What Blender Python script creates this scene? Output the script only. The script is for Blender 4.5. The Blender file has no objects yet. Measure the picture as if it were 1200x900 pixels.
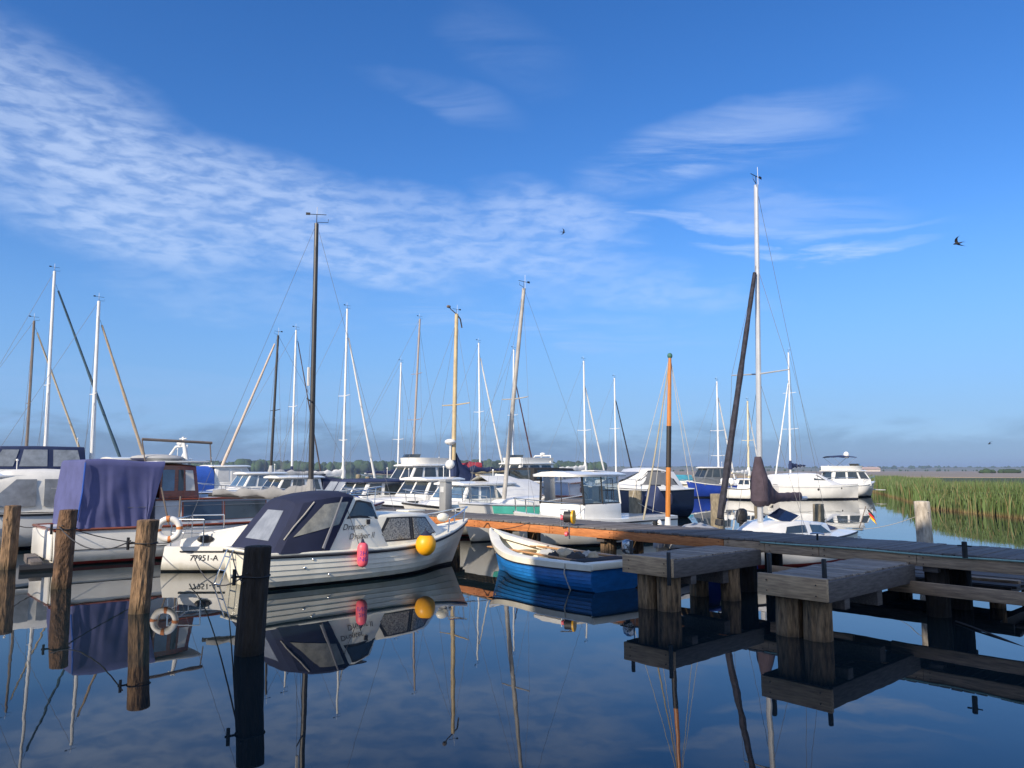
import bpy, bmesh, math, random
from mathutils import Vector, Matrix, noise as mn
R = math.radians
random.seed(7)
S = bpy.context.scene
COL = S.collection

# ------------------------------------------------------------------ camera
F = 890.0; CH = 2.1; PITCH = math.atan(101 / F)
cam = bpy.data.cameras.new('camera'); co = bpy.data.objects.new('camera', cam); COL.objects.link(co)
co.location = (0, 0, CH); co.rotation_euler = (math.pi / 2 + PITCH, 0, 0)
cam.sensor_width = 36; cam.lens = F / 1200 * 36; cam.clip_end = 9000; cam.clip_start = .1
S.camera = co
S.render.resolution_x = 1024; S.render.resolution_y = 768

def ray(px, py):
    dx, dy = px - 600, 450 - py
    return Vector((dx, F * math.cos(PITCH) - dy * math.sin(PITCH), F * math.sin(PITCH) + dy * math.cos(PITCH)))
def at(px, py, Y):
    d = ray(px, py); return Vector((0, 0, CH)) + d * (Y / d.y)
def gnd(px, py, z=0):
    d = ray(px, py); return Vector((0, 0, CH)) + d * ((z - CH) / d.z)

# ------------------------------------------------------------------ light
SUN_AZ = Vector((-.60, -.80)); SUN_EL = R(28)
sd = Vector((SUN_AZ.x, SUN_AZ.y, 0)).normalized() * math.cos(SUN_EL) + Vector((0, 0, math.sin(SUN_EL)))
sl = bpy.data.lights.new('sun', 'SUN'); sl.energy = 4.2; sl.angle = R(.5); sl.color = (1, .87, .70)
so = bpy.data.objects.new('sun', sl); COL.objects.link(so)
so.rotation_euler = sd.to_track_quat('Z', 'Y').to_euler()
S.view_settings.view_transform = 'Standard'; S.view_settings.look = 'None'
S.view_settings.exposure = 0.45; S.view_settings.gamma = 1

W = bpy.data.worlds.new('World'); S.world = W; W.use_nodes = True
nt = W.node_tree; nt.nodes.clear()
def N(t, **k):
    n = nt.nodes.new(t)
    for a, b in k.items(): setattr(n, a, b)
    return n
def M(op, a, b=None, c=None, clamp=False):
    n = nt.nodes.new('ShaderNodeMath'); n.operation = op; n.use_clamp = clamp
    for i, x in enumerate((a, b, c)):
        if x is None: continue
        if isinstance(x, (int, float)): n.inputs[i].default_value = x
        else: nt.links.new(x, n.inputs[i])
    return n.outputs[0]
def SS(x, a, b):
    n = nt.nodes.new('ShaderNodeMapRange'); n.interpolation_type = 'SMOOTHSTEP'
    nt.links.new(x, n.inputs[0]); n.inputs[1].default_value = a; n.inputs[2].default_value = b
    return n.outputs[0]
sky = N('ShaderNodeTexSky', sky_type='NISHITA', sun_disc=False, sun_elevation=SUN_EL,
        sun_rotation=math.atan2(SUN_AZ.x, SUN_AZ.y), air_density=1.0, dust_density=.3, ozone_density=4.5, altitude=0)
hs = N('ShaderNodeHueSaturation'); hs.inputs['Saturation'].default_value = 1.24; hs.inputs['Hue'].default_value = .510; hs.inputs['Value'].default_value = 1.24
nt.links.new(sky.outputs[0], hs.inputs['Color'])
bg = N('ShaderNodeBackground'); bg.inputs[1].default_value = .105
nt.links.new(hs.outputs[0], bg.inputs[0])
tc = N('ShaderNodeTexCoord'); sx = N('ShaderNodeSeparateXYZ'); nt.links.new(tc.outputs['Generated'], sx.inputs[0])
X, Y, Z = sx.outputs
az = M('ARCTAN2', X, Y); el = M('ARCSINE', Z)
# high cloud layer: noise lives on a flat layer overhead
zc = M('ADD', M('MAXIMUM', Z, 0), .06)
cv = N('ShaderNodeCombineXYZ'); nt.links.new(M('DIVIDE', X, zc), cv.inputs[0]); nt.links.new(M('DIVIDE', Y, zc), cv.inputs[1])
def noi(vec, scale, detail, rough=.55, dist=0, loc=(0, 0, 0), scl=(1, 1, 1), rot=0):
    mp = N('ShaderNodeMapping'); nt.links.new(vec, mp.inputs[0])
    mp.inputs['Location'].default_value = loc; mp.inputs['Scale'].default_value = scl; mp.inputs['Rotation'].default_value = (0, 0, rot)
    n = N('ShaderNodeTexNoise'); nt.links.new(mp.outputs[0], n.inputs['Vector'])
    n.inputs['Scale'].default_value = scale; n.inputs['Detail'].default_value = detail
    n.inputs['Roughness'].default_value = rough; n.inputs['Distortion'].default_value = dist
    return n.outputs[0]
ev0 = N('ShaderNodeCombineXYZ'); nt.links.new(az, ev0.inputs[0]); nt.links.new(M('MULTIPLY', el, 1.25), ev0.inputs[1])
n_cell = noi(ev0.outputs[0], 19, 4, .55, .3, scl=(1.3, 3.4, 1), rot=R(-48))
n_soft = noi(cv.outputs[0], 1.3, 5, .55, .2)
n_wisp = noi(cv.outputs[0], 2.6, 7, .62, .9, scl=(.55, 1.6, 1), rot=R(14), loc=(3, 1, 0))
def azel(px, py):
    d = ray(px, py).normalized(); return math.atan2(d.x, d.y), math.asin(d.z)
wob = M('MULTIPLY', M('SUBTRACT', n_wisp, .5), .10)
wob2 = M('MULTIPLY', M('SUBTRACT', n_soft, .5), .12)
def blob(px, py, a, b, ang, w=1.0, lo=0.0, hi=1.0):
    a0, e0 = azel(px, py); a /= F; b /= F; c, s = math.cos(R(-ang)), math.sin(R(-ang))
    da = M('ADD', M('SUBTRACT', az, a0), wob); de = M('ADD', M('SUBTRACT', el, e0), wob2)
    u = M('DIVIDE', M('ADD', M('MULTIPLY', da, c), M('MULTIPLY', de, s)), a)
    v = M('DIVIDE', M('SUBTRACT', M('MULTIPLY', de, c), M('MULTIPLY', da, s)), b)
    q = M('SUBTRACT', 1, M('ADD', M('MULTIPLY', u, u), M('MULTIPLY', v, v)))
    return M('MULTIPLY', SS(q, lo, hi), w)
def mx(*a):
    r = a[0]
    for x in a[1:]: r = M('MAXIMUM', r, x)
    return r
main = mx(blob(90, 185, 280, 105, 17, 1), blob(330, 248, 300, 72, 15, .95), blob(560, 285, 300, 52, 14, .75), blob(650, 260, 130, 55, 10, .8),
          blob(720, 340, 220, 34, 8, .6), blob(280, 350, 170, 48, 2, .42))
main = M('MULTIPLY', main, M('ADD', M('MULTIPLY', SS(n_cell, .30, .66), .60), .30))
main = M('MULTIPLY', main, M('ADD', M('MULTIPLY', SS(n_soft, .3, .66), .45), .55))
wis = mx(blob(850, 170, 210, 44, -8, .55), blob(930, 245, 150, 34, 4, .34), blob(950, 292, 150, 13, 4, .85), blob(880, 262, 230, 11, 5, .6),
         blob(520, 115, 120, 26, 12, .22), blob(600, 60, 110, 50, 25, .10), blob(640, 385, 260, 24, 6, .4))
wis = M('MULTIPLY', wis, SS(n_wisp, .36, .68))
low = M('MULTIPLY', mx(blob(180, 468, 620, 44, 0, .34), blob(700, 470, 500, 30, 2, .16)), SS(n_soft, .25, .6))
rear_fill = M('MULTIPLY', SS(Y, -.02, -.35), M('ADD', M('MULTIPLY', SS(n_soft, .3, .6), .6), .4))   # unseen cloud added behind the viewpoint as neutral fill light
cm = M('MULTIPLY', mx(main, wis, low, M('MULTIPLY', rear_fill, 1.35)), .60, clamp=True)
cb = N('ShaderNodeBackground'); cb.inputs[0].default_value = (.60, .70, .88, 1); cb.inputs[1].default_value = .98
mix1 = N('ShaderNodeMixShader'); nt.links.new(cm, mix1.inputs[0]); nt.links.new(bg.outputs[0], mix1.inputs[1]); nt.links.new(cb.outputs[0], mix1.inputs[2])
# grey-blue bank low over the horizon
ev = N('ShaderNodeCombineXYZ'); nt.links.new(az, ev.inputs[0]); nt.links.new(el, ev.inputs[1])
n_bank = noi(ev.outputs[0], 9, 6, .6, .3, scl=(1, 3.2, 1))
top = M('ADD', el, M('MULTIPLY', M('SUBTRACT', n_bank, .5), -.13))
bank = M('MULTIPLY', SS(top, .066, .020), SS(n_bank, .15, .45))
a_r = SS(az, .62, -.05)
bank = M('MULTIPLY', bank, M('ADD', M('MULTIPLY', a_r, .40), .42), clamp=True)
air = M('MULTIPLY', SS(el, .34, .03), .80)
ab = N('ShaderNodeBackground'); ab.inputs[0].default_value = (.135, .285, .560, 1); ab.inputs[1].default_value = 1.0
mix15 = N('ShaderNodeMixShader'); nt.links.new(air, mix15.inputs[0]); nt.links.new(mix1.outputs[0], mix15.inputs[1]); nt.links.new(ab.outputs[0], mix15.inputs[2]); mix1 = mix15
bb = N('ShaderNodeBackground'); bb.inputs[0].default_value = (.125, .21, .335, 1); bb.inputs[1].default_value = 1
mix2 = N('ShaderNodeMixShader'); nt.links.new(bank, mix2.inputs[0]); nt.links.new(mix1.outputs[0], mix2.inputs[1]); nt.links.new(bb.outputs[0], mix2.inputs[2])
wo = N('ShaderNodeOutputWorld'); nt.links.new(mix2.outputs[0], wo.inputs[0])

# ------------------------------------------------------------------ materials
MATS = {}
def mat(name, col, rough=.5, metal=0, vary=.12, scale=3, stretch=(1, 1, 1), bump=0, bscale=40, col2=None, spec=.5, island=0, coat=0, fn=None):
    if name in MATS: return MATS[name]
    m = bpy.data.materials.new(name); m.use_nodes = True; t = m.node_tree; p = t.nodes['Principled BSDF']
    L = t.links.new
    tc = t.nodes.new('ShaderNodeTexCoord'); mp = t.nodes.new('ShaderNodeMapping'); L(tc.outputs['Object'], mp.inputs[0])
    mp.inputs['Scale'].default_value = stretch
    n = t.nodes.new('ShaderNodeTexNoise'); L(mp.outputs[0], n.inputs['Vector']); n.inputs['Scale'].default_value = scale; n.inputs['Detail'].default_value = 6
    n.inputs['Roughness'].default_value = .62
    r = t.nodes.new('ShaderNodeMapRange'); L(n.outputs[0], r.inputs[0]); r.inputs[1].default_value = .3; r.inputs[2].default_value = .7
    mix = t.nodes.new('ShaderNodeMix'); mix.data_type = 'RGBA'; L(r.outputs[0], mix.inputs[0])
    c2 = col2 or tuple(c * (1 - vary * 1.6) for c in col)
    c1 = col if col2 else tuple(min(1, c * (1 + vary * .4)) for c in col)
    mix.inputs[6].default_value = (*c2, 1); mix.inputs[7].default_value = (*c1, 1)
    out = mix.outputs[2]
    if island:
        g = t.nodes.new('ShaderNodeNewGeometry'); hv = t.nodes.new('ShaderNodeHueSaturation')
        q = t.nodes.new('ShaderNodeMapRange'); L(g.outputs['Random Per Island'], q.inputs[0]); q.inputs[3].default_value = 1 - island; q.inputs[4].default_value = 1 + island
        L(q.outputs[0], hv.inputs['Value']); L(out, hv.inputs['Color']); out = hv.outputs[0]
    L(out, p.inputs['Base Color'])
    p.inputs['Roughness'].default_value = rough; p.inputs['Metallic'].default_value = metal
    p.inputs['Specular IOR Level'].default_value = spec; p.inputs['Coat Weight'].default_value = coat
    if bump:
        n2 = t.nodes.new('ShaderNodeTexNoise'); L(mp.outputs[0], n2.inputs['Vector']); n2.inputs['Scale'].default_value = bscale; n2.inputs['Detail'].default_value = 5
        b = t.nodes.new('ShaderNodeBump'); L(n2.outputs[0], b.inputs['Height']); b.inputs['Strength'].default_value = 1; b.inputs['Distance'].default_value = bump
        L(b.outputs[0], p.inputs['Normal'])
    MATS[name] = m
    if fn: fn(m, t, p, out)
    return m
def stain(zlo, zhi, dark):
    """waterline stain: a darker, wet and weedy band round the foot of a pile"""
    def f(m, t, p, out):
        L = t.links.new
        g = t.nodes.new('ShaderNodeNewGeometry'); s = t.nodes.new('ShaderNodeSeparateXYZ'); L(g.outputs['Position'], s.inputs[0])
        n = t.nodes.new('ShaderNodeTexNoise'); n.inputs['Scale'].default_value = 5; L(g.outputs['Position'], n.inputs['Vector'])
        a = t.nodes.new('ShaderNodeMath'); a.operation = 'MULTIPLY_ADD'; L(n.outputs[0], a.inputs[0]); a.inputs[1].default_value = .25; L(s.outputs[2], a.inputs[2])
        r = t.nodes.new('ShaderNodeMapRange'); L(a.outputs[0], r.inputs[0]); r.inputs[1].default_value = zhi; r.inputs[2].default_value = zlo; 
        mx_ = t.nodes.new('ShaderNodeMix'); mx_.data_type = 'RGBA'; L(r.outputs[0], mx_.inputs[0]); L(out, mx_.inputs[6]); mx_.inputs[7].default_value = (*dark, 1)
        L(mx_.outputs[2], p.inputs['Base Color'])
    return f
gel = mat('gelcoat_white', (.80, .79, .75), .28, vary=.07, scale=2.2, coat=.3, fn=stain(.06, .30, (.36, .33, .22)))
gelc = mat('gelcoat_cream', (.82, .79, .67), .32, vary=.10, scale=2.5, stretch=(1, 1, .5), coat=.2, fn=stain(.04, .28, (.40, .36, .22)))
gelg = mat('gelcoat_grey', (.60, .61, .60), .4, vary=.07, scale=2)
bluep = mat('paint_blue', (.015, .17, .50), .38, vary=.22, scale=5, stretch=(1, 1, 3))
navyp = mat('paint_navy', (.012, .02, .05), .25, vary=.1)
royal = mat('paint_royal', (.015, .05, .33), .35, vary=.12)
blackp = mat('antifouling_black', (.012, .012, .014), .6)
redp = mat('antifouling_red', (.25, .02, .015), .6, vary=.2)
rubber = mat('black_rubber', (.02, .02, .022), .55)
mint = mat('paint_mint', (.10, .55, .45), .4)
mahog = mat('varnished_mahogany', (.23, .05, .016), .22, vary=.3, scale=6, stretch=(1, 6, 6), coat=.5)
teak = mat('teak_slats', (.55, .30, .13), .5, vary=.3, scale=8, stretch=(1, 1, 8))
glassd = mat('tinted_glass', (.035, .045, .05), .06, vary=.3, scale=2, spec=.9)
glassb = mat('bluish_glass', (.10, .17, .26), .08, vary=.3, scale=2, spec=.9)
curt = mat('curtained_glass', (.40, .38, .32), .15, scale=34, col2=(.012, .013, .016), spec=.7)
vinyl = mat('clear_vinyl', (.30, .32, .34), .14, vary=.25, scale=3, bump=.004, bscale=6, spec=.8)
vinyl2 = mat('yellowed_vinyl', (.36, .34, .27), .16, vary=.3, scale=5, bump=.006, bscale=7, spec=.8)
alu = mat('anodised_aluminium', (.66, .66, .65), .38, metal=.55, vary=.08)
whitemast = mat('white_spar', (.78, .78, .76), .35, vary=.05)
darkmast = mat('dark_spar', (.035, .033, .032), .4, vary=.2)
brownmast = mat('brown_spar', (.19, .15, .12), .5, vary=.2)
tanmast = mat('tan_spar', (.55, .43, .24), .45, vary=.15)
woodmast = mat('orange_wood_spar', (.60, .22, .04), .3, vary=.2, scale=4, stretch=(8, 8, 1), coat=.4)
chrome = mat('stainless_steel', (.72, .72, .70), .22, metal=1, vary=.05)
wire = mat('wire', (.16, .17, .19), .7)
rope_w = mat('white_rope', (.55, .52, .45), .8)
rope_k = mat('dark_rope', (.045, .045, .05), .85)
cnavy = mat('canvas_navy', (.014, .020, .055), .85, vary=.15, bump=.004, bscale=5)
clilac = mat('canvas_faded_violet', (.088, .098, .24), .88, vary=.16, scale=2, bump=.006, bscale=4)
cgrey = mat('canvas_grey', (.46, .46, .45), .8, vary=.12, bump=.004, bscale=5)
cwhite = mat('canvas_white', (.72, .72, .70), .8, vary=.08, bump=.005, bscale=4)
cblue = mat('canvas_blue', (.02, .09, .42), .8, vary=.15)
cdeep = mat('canvas_dark_blue', (.02, .035, .10), .85, vary=.15, bump=.005, bscale=4)
cred = mat('canvas_red', (.27, .025, .045), .85, vary=.15)
cbrown = mat('canvas_plum', (.075, .056, .075), .88, vary=.25, scale=5, bump=.012, bscale=9)
cblack = mat('canvas_black', (.018, .018, .02), .8)
cteal = mat('canvas_teal', (.05, .30, .42), .8)
creme = mat('canvas_beige', (.52, .43, .30), .85, vary=.2, scale=5)
orange = mat('orange_plastic', (.75, .20, .03), .45)
yellowp = mat('yellow_plastic', (.78, .42, .01), .45)
fyel = mat('fender_yellow', (.90, .42, .008), .42, vary=.1)
fpink = mat('fender_pink', (.85, .12, .17), .45, vary=.1)
purple = mat('purple_ink', (.13, .03, .30), .7)
ink = mat('black_lettering', (.012, .012, .015), .5)
ringw = mat('ring_white', (.78, .76, .72), .5)
ringo = mat('ring_orange', (.55, .19, .05), .6)
pile_m = mat('pile_wood', (.34, .215, .12), .9, vary=0, scale=6, stretch=(2.8, 2.8, .6), col2=(.045, .028, .018), bump=.06, bscale=9,
             fn=stain(.03, .34, (.028, .026, .014)))
pile_shaded = mat('pile_wood_shaded', (.055, .042, .032), .9, vary=0, scale=4, stretch=(3.2, 3.2, .5), col2=(.014, .011, .009), bump=.05, bscale=7,
             fn=stain(.03, .3, (.010, .010, .007)))  # near-black wood: the shade on these piles is put in the colour
pile_p = mat('pile_wood_pale', (.62, .56, .47), .9, scale=6, stretch=(2.5, 2.5, .8), col2=(.26, .22, .17), bump=.03, bscale=8, fn=stain(.03, .3, (.06, .06, .03)))
pile_g = mat('pile_wood_grey', (.34, .29, .20), .9, scale=6, stretch=(2.5, 2.5, .8), col2=(.12, .10, .07), bump=.03, bscale=8, fn=stain(.03, .3, (.05, .05, .03)))
logm = mat('log_wood', (.44, .28, .15), .9, scale=7, stretch=(3, 3, .45), col2=(.022, .016, .011), bump=.05, bscale=7, fn=stain(.02, .22, (.012, .011, .008)))
plank = mat('deck_plank', (.165, .152, .148), .85, vary=.2, scale=6, stretch=(9, 1, 9), bump=.006, bscale=20, island=.24)
plank2 = mat('finger_plank', (.36, .30, .25), .85, vary=.3, scale=5, stretch=(9, 1, 9), bump=.006, bscale=20, island=.30)
beam_o = mat('beam_orange', (.60, .235, .075), .7, scale=5, stretch=(1, 9, 9), col2=(.33, .105, .03), bump=.006, bscale=14)
beam_g = mat('beam_grey_brown', (.58, .40, .25), .8, scale=4, stretch=(.8, 9, 9), col2=(.22, .15, .10), bump=.006, bscale=14)
beam_e = mat('beam_end_grained', (.72, .50, .29), .8, scale=4, stretch=(9, .8, 9), col2=(.30, .19, .115), bump=.003, bscale=12)  # finger end beams: the light on the end face is put in the colour
beam_d = mat('beam_dark', (.17, .15, .14), .85, scale=5, stretch=(1, 8, 8), col2=(.075, .064, .06), bump=.006, bscale=14)
steel_k = mat('black_steel', (.018, .02, .024), .45, metal=.3)
hose_m = mat('pale_green_hose', (.28, .46, .40), .4)
pedm = mat('grey_pedestal', (.30, .31, .31), .5, vary=.1)
solar = mat('solar_cells', (.012, .02, .05), .1, spec=.9)
deflag_r = mat('flag_red', (.62, .01, .01), .7); deflag_k = mat('flag_black', (.01, .01, .01), .7); deflag_y = mat('flag_gold', (.85, .50, .01), .7)
feather = mat('dark_feathers', (.02, .02, .025), .7)
foil = mat('silver_foil', (.62, .64, .66), .22, metal=.9, vary=.5, scale=16, bump=.05, bscale=9)
dinghy_in = mat('boat_inside_cream', (.74, .70, .56), .5, vary=.16, scale=3)
interior = mat('grey_upholstery', (.33, .33, .33), .7)

def glass_clear():
    m = bpy.data.materials.new('clear_glass'); m.use_nodes = True; t = m.node_tree; t.nodes.clear(); L = t.links.new
    o = t.nodes.new('ShaderNodeOutputMaterial'); tr = t.nodes.new('ShaderNodeBsdfTransparent'); tr.inputs[0].default_value = (.66, .70, .70, 1)
    gl = t.nodes.new('ShaderNodeBsdfGlossy'); gl.inputs['Roughness'].default_value = .03; gl.inputs[0].default_value = (.9, .9, .9, 1)
    fr = t.nodes.new('ShaderNodeFresnel'); fr.inputs[0].default_value = 1.6
    a = t.nodes.new('ShaderNodeMath'); a.operation = 'ADD'; a.inputs[1].default_value = .10; L(fr.outputs[0], a.inputs[0])
    mx_ = t.nodes.new('ShaderNodeMixShader'); L(a.outputs[0], mx_.inputs[0]); L(tr.outputs[0], mx_.inputs[1]); L(gl.outputs[0], mx_.inputs[2]); L(mx_.outputs[0], o.inputs[0])
    return m
glassc = glass_clear()

# ------------------------------------------------------------------ mesh helpers
class MB:
    def __init__(s): s.v = []; s.f = []; s.m = []
    def add(s, vs, fs, mi=0):
        b = len(s.v); s.v += [tuple(x) for x in vs]
        for i, f in enumerate(fs):
            s.f.append(tuple(b + k for k in f)); s.m.append(mi[i] if isinstance(mi, list) else mi)
        return s
    def box(s, c, d, rz=0, mi=0, ry=0, rx=0):
        M_ = Matrix.Translation(Vector(c)) @ Matrix.Rotation(rz, 4, 'Z') @ Matrix.Rotation(ry, 4, 'Y') @ Matrix.Rotation(rx, 4, 'X')
        vs = [M_ @ Vector((x * d[0] / 2, y * d[1] / 2, z * d[2] / 2)) for x in (-1, 1) for y in (-1, 1) for z in (-1, 1)]
        return s.add(vs, [(0, 1, 3, 2), (4, 6, 7, 5), (0, 4, 5, 1), (2, 3, 7, 6), (0, 2, 6, 4), (1, 5, 7, 3)], mi)
    def hexa(s, b4, t4, mi=0):
        return s.add(list(b4) + list(t4), [(3, 2, 1, 0), (4, 5, 6, 7), (0, 1, 5, 4), (1, 2, 6, 5), (2, 3, 7, 6), (3, 0, 4, 7)], mi)
    def tube(s, pts, r, n=8, mi=0, cap=True):
        pts = [Vector(p) for p in pts]; k = len(pts)
        rs = r if isinstance(r, (list, tuple)) else [r] * k
        vs = []; up = None
        for i, p in enumerate(pts):
            d = (pts[min(i + 1, k - 1)] - pts[max(i - 1, 0)])
            if d.length < 1e-9: d = Vector((0, 0, 1))
            d.normalize()
            if up is None: up = Vector((0, 0, 1)) if abs(d.z) < .9 else Vector((1, 0, 0))
            a = d.cross(up)
            if a.length < 1e-6: up = Vector((0, 1, 0)); a = d.cross(up)
            a.normalize(); b = d.cross(a).normalized(); up = -b if False else up
            for j in range(n):
                t = 2 * math.pi * j / n; vs.append(p + (a * math.cos(t) + b * math.sin(t)) * rs[i])
        fs = [(i * n + j, i * n + (j + 1) % n, (i + 1) * n + (j + 1) % n, (i + 1) * n + j) for i in range(k - 1) for j in range(n)]
        if cap: fs += [tuple(range(n))[::-1], tuple((k - 1) * n + j for j in range(n))]
        return s.add(vs, fs, mi)
    def loft(s, secs, mi=0, closed=False, capa=False, capb=False):
        n = len(secs[0]); vs = [p for q in secs for p in q]; fs = []; e = n if closed else n - 1
        for i in range(len(secs) - 1):
            for j in range(e):
                fs.append((i * n + j, i * n + (j + 1) % n, (i + 1) * n + (j + 1) % n, (i + 1) * n + j))
        ms = [mi[k % e] if isinstance(mi, list) else mi for k in range(len(fs))]
        if capa: fs.append(tuple(range(n))[::-1]); ms.append(ms[0] if ms else 0)
        if capb: fs.append(tuple((len(secs) - 1) * n + j for j in range(n))); ms.append(ms[0] if ms else 0)
        return s.add(vs, fs, ms)
    def ell(s, c, r, n=14, k=10, mi=0, fn=None):
        c = Vector(c); r = (r, r, r) if isinstance(r, (int, float)) else r
        secs = []
        for i in range(k + 1):
            a = math.pi * i / k; z = -math.cos(a); q = math.sin(a) + 1e-4
            secs.append([c + Vector((r[0] * q * math.cos(2 * math.pi * j / n), r[1] * q * math.sin(2 * math.pi * j / n), r[2] * z)) for j in range(n)])
        if fn: secs = [[fn(p) for p in q] for q in secs]
        return s.loft(secs, mi, closed=True, capa=True, capb=True)
    def build(s, name, mats, parent=None, bevel=0, sharp=32, smooth=True, dbl=0):
        me = bpy.data.meshes.new(name); me.from_pydata(s.v, [], s.f)
        if not isinstance(mats, (list, tuple)): mats = [mats]
        for m in mats: me.materials.append(m)
        for p, i in zip(me.polygons, s.m): p.material_index = i
        bm = bmesh.new(); bm.from_mesh(me)
        if dbl: bmesh.ops.remove_doubles(bm, verts=bm.verts, dist=dbl)
        bmesh.ops.recalc_face_normals(bm, faces=bm.faces)
        if bevel:
            es = [e for e in bm.edges if len(e.link_faces) == 2 and e.calc_face_angle(0) > R(30)]
            bmesh.ops.bevel(bm, geom=es, offset=bevel, segments=2, affect='EDGES', profile=.5, clamp_overlap=True)
        bm.to_mesh(me); bm.free()
        if smooth:
            for p in me.polygons: p.use_smooth = True
            me.set_sharp_from_angle(angle=R(sharp))
        o = bpy.data.objects.new(name, me); COL.objects.link(o); o.parent = parent
        return o
def tag(o, label=None, cat=None, group=None, kind=None):
    if label: o['label'] = label
    if cat: o['category'] = cat
    if group: o['group'] = group
    if kind: o['kind'] = kind
    return o
def thing(name, label, cat, loc=(0, 0, 0), rz=0, group=None):
    o = bpy.data.objects.new(name, None); COL.objects.link(o); o.location = loc; o.rotation_euler = (0, 0, rz)
    o.empty_display_size = .2
    return tag(o, label, cat, group)
def part(name, parent, mats, fn, **k):
    b = MB(); fn(b); return b.build(name, mats, parent, **k)
def catenary(p, q, sag, n=14):
    p, q = Vector(p), Vector(q)
    return [p.lerp(q, i / n) - Vector((0, 0, sag * 4 * (i / n) * (1 - i / n))) for i in range(n + 1)]
def smooth01(x): x = max(0, min(1, x)); return x * x * (3 - 2 * x)
def lerp(a, b, t): return a + (b - a) * t
def text_mesh(txt, size, shear=0, spacing=1.0):
    cu = bpy.data.curves.new('t', 'FONT'); cu.body = txt; cu.size = size; cu.shear = shear; cu.space_character = spacing
    cu.align_x = 'CENTER'; cu.align_y = 'CENTER'; cu.resolution_u = 3
    o = bpy.data.objects.new('t', cu); COL.objects.link(o)
    me = bpy.data.meshes.new_from_object(o.evaluated_get(bpy.context.evaluated_depsgraph_get()))
    vs = [v.co.copy() for v in me.vertices]; fs = [tuple(p.vertices) for p in me.polygons]
    bpy.data.objects.remove(o); bpy.data.curves.remove(cu); bpy.data.meshes.remove(me)
    return vs, fs

# directions of the harbour grid: the pier runs along D2, berths along NB
NB = Vector((.745, .667, 0)).normalized(); D2 = Vector((-NB.y, NB.x, 0)); HN = math.atan2(NB.y, NB.x)
P0 = Vector((6.85, 10.16, 0)) 

# ------------------------------------------------------------------ hulls
class Hull:
    def __init__(s, L, B, fs=.7, fm=.65, fb=.95, draft=.25, ws=.8, um=.42, p=2.2, rake=.45, trake=.05, kb=1.35, km=6):
        s.__dict__.update(locals())
    def sheer(s, u):
        a, b, c = s.fs, s.fm, s.fb
        if u < .45: return lerp(b, a, (1 - u / .45) ** 2)
        return lerp(b, c, ((u - .45) / .55) ** 2)
    def hb(s, u):
        if u < s.um: return s.B / 2 * lerp(s.ws, 1, math.sin(math.pi / 2 * u / s.um))
        return s.B / 2 * max(0, 1 - ((u - s.um) / (1 - s.um)) ** s.p)
    def pt(s, u, z, side=1, off=0):
        zs = s.sheer(u); r = max(0, min(1, (zs - z) / (zs + s.draft)))
        k = lerp(s.km, s.kb, smooth01((u - .35) / .65)); g = 1 - r ** k
        x = -s.L / 2 + s.L * u - s.rake * r * smooth01((u - .55) / .45) + s.trake * r * (1 - u) ** 4
        return Vector((x, side * (s.hb(u) * g + off), z))
    def uof(s, x): return max(0, min(1, (x + s.L / 2) / s.L))
    def mesh(s, parent, mt=gel, mboot=blackp, mbot=blackp, strakes=0, step=.015, n=26, zb=.10, name='hull', rows=5):
        secs = []; mi = None
        for i in range(n + 1):
            u = 1 - (1 - i / n) ** 1.0; u = min(u, .9995); zs = s.sheer(u); z0 = zb
            half = []; ms = []
            k = strakes or rows
            tp = min(1, s.hb(u) / (s.B * .12))
            for j in range(k):
                z1 = lerp(zs, z0, j / k); z2 = lerp(zs, z0, (j + 1) / k)
                if strakes:
                    half.append((z1, 0)); ms.append(0); half.append((z2, step * tp)); ms.append(0)
                else: half.append((z1, 0)); ms.append(0)
            half += [(z0, 0), (.035, 0), (-.03, 0), (-s.draft * .6, 0), (-s.draft, 0)]
            ms += [1, 2, 2, 2]
            P = [s.pt(u, z, 1, o) for z, o in half]; Q = [s.pt(u, z, -1, o) for z, o in half][::-1]
            secs.append(P + Q[1:] if False else P + Q)
            mi = ms + [2] + ms[::-1]
        b = MB(); b.loft(secs, mi, capa=True); b.m[-1] = 0
        return b.build(name, [mt, mboot, mbot], parent, sharp=28 if strakes else 40)
    def deck(s, parent, m=gel, u0=0, u1=.995, camber=.04, inset=.0, dz=0, name='deck', n=22):
        secs = []
        for i in range(n + 1):
            u = lerp(u0, u1, i / n); w = max(.001, s.hb(u) - inset); x = -s.L / 2 + s.L * u; z = s.sheer(u) + dz
            secs.append([Vector((x, w * t, z + camber * (1 - t * t))) for t in (-1, -.6, 0, .6, 1)])
        b = MB(); b.loft(secs); return b.build(name, m, parent)
    def rail(s, parent, m=rubber, r=.025, dz=-.02, u0=0, name='rub_rail', transom=True, n=24):
        b = MB(); pts = [s.pt(lerp(1, u0, i / n), s.sheer(lerp(1, u0, i / n)) + dz, 1, r * .5) for i in range(n + 1)]
        pts2 = [Vector((p.x, -p.y, p.z)) for p in pts][::-1]
        allp = pts2 + pts[1:] 
        if transom: allp = allp + [allp[0] + Vector((-.005, 0, 0))]
        b.tube(allp, r, 6); return b.build(name, m, parent)

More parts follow.
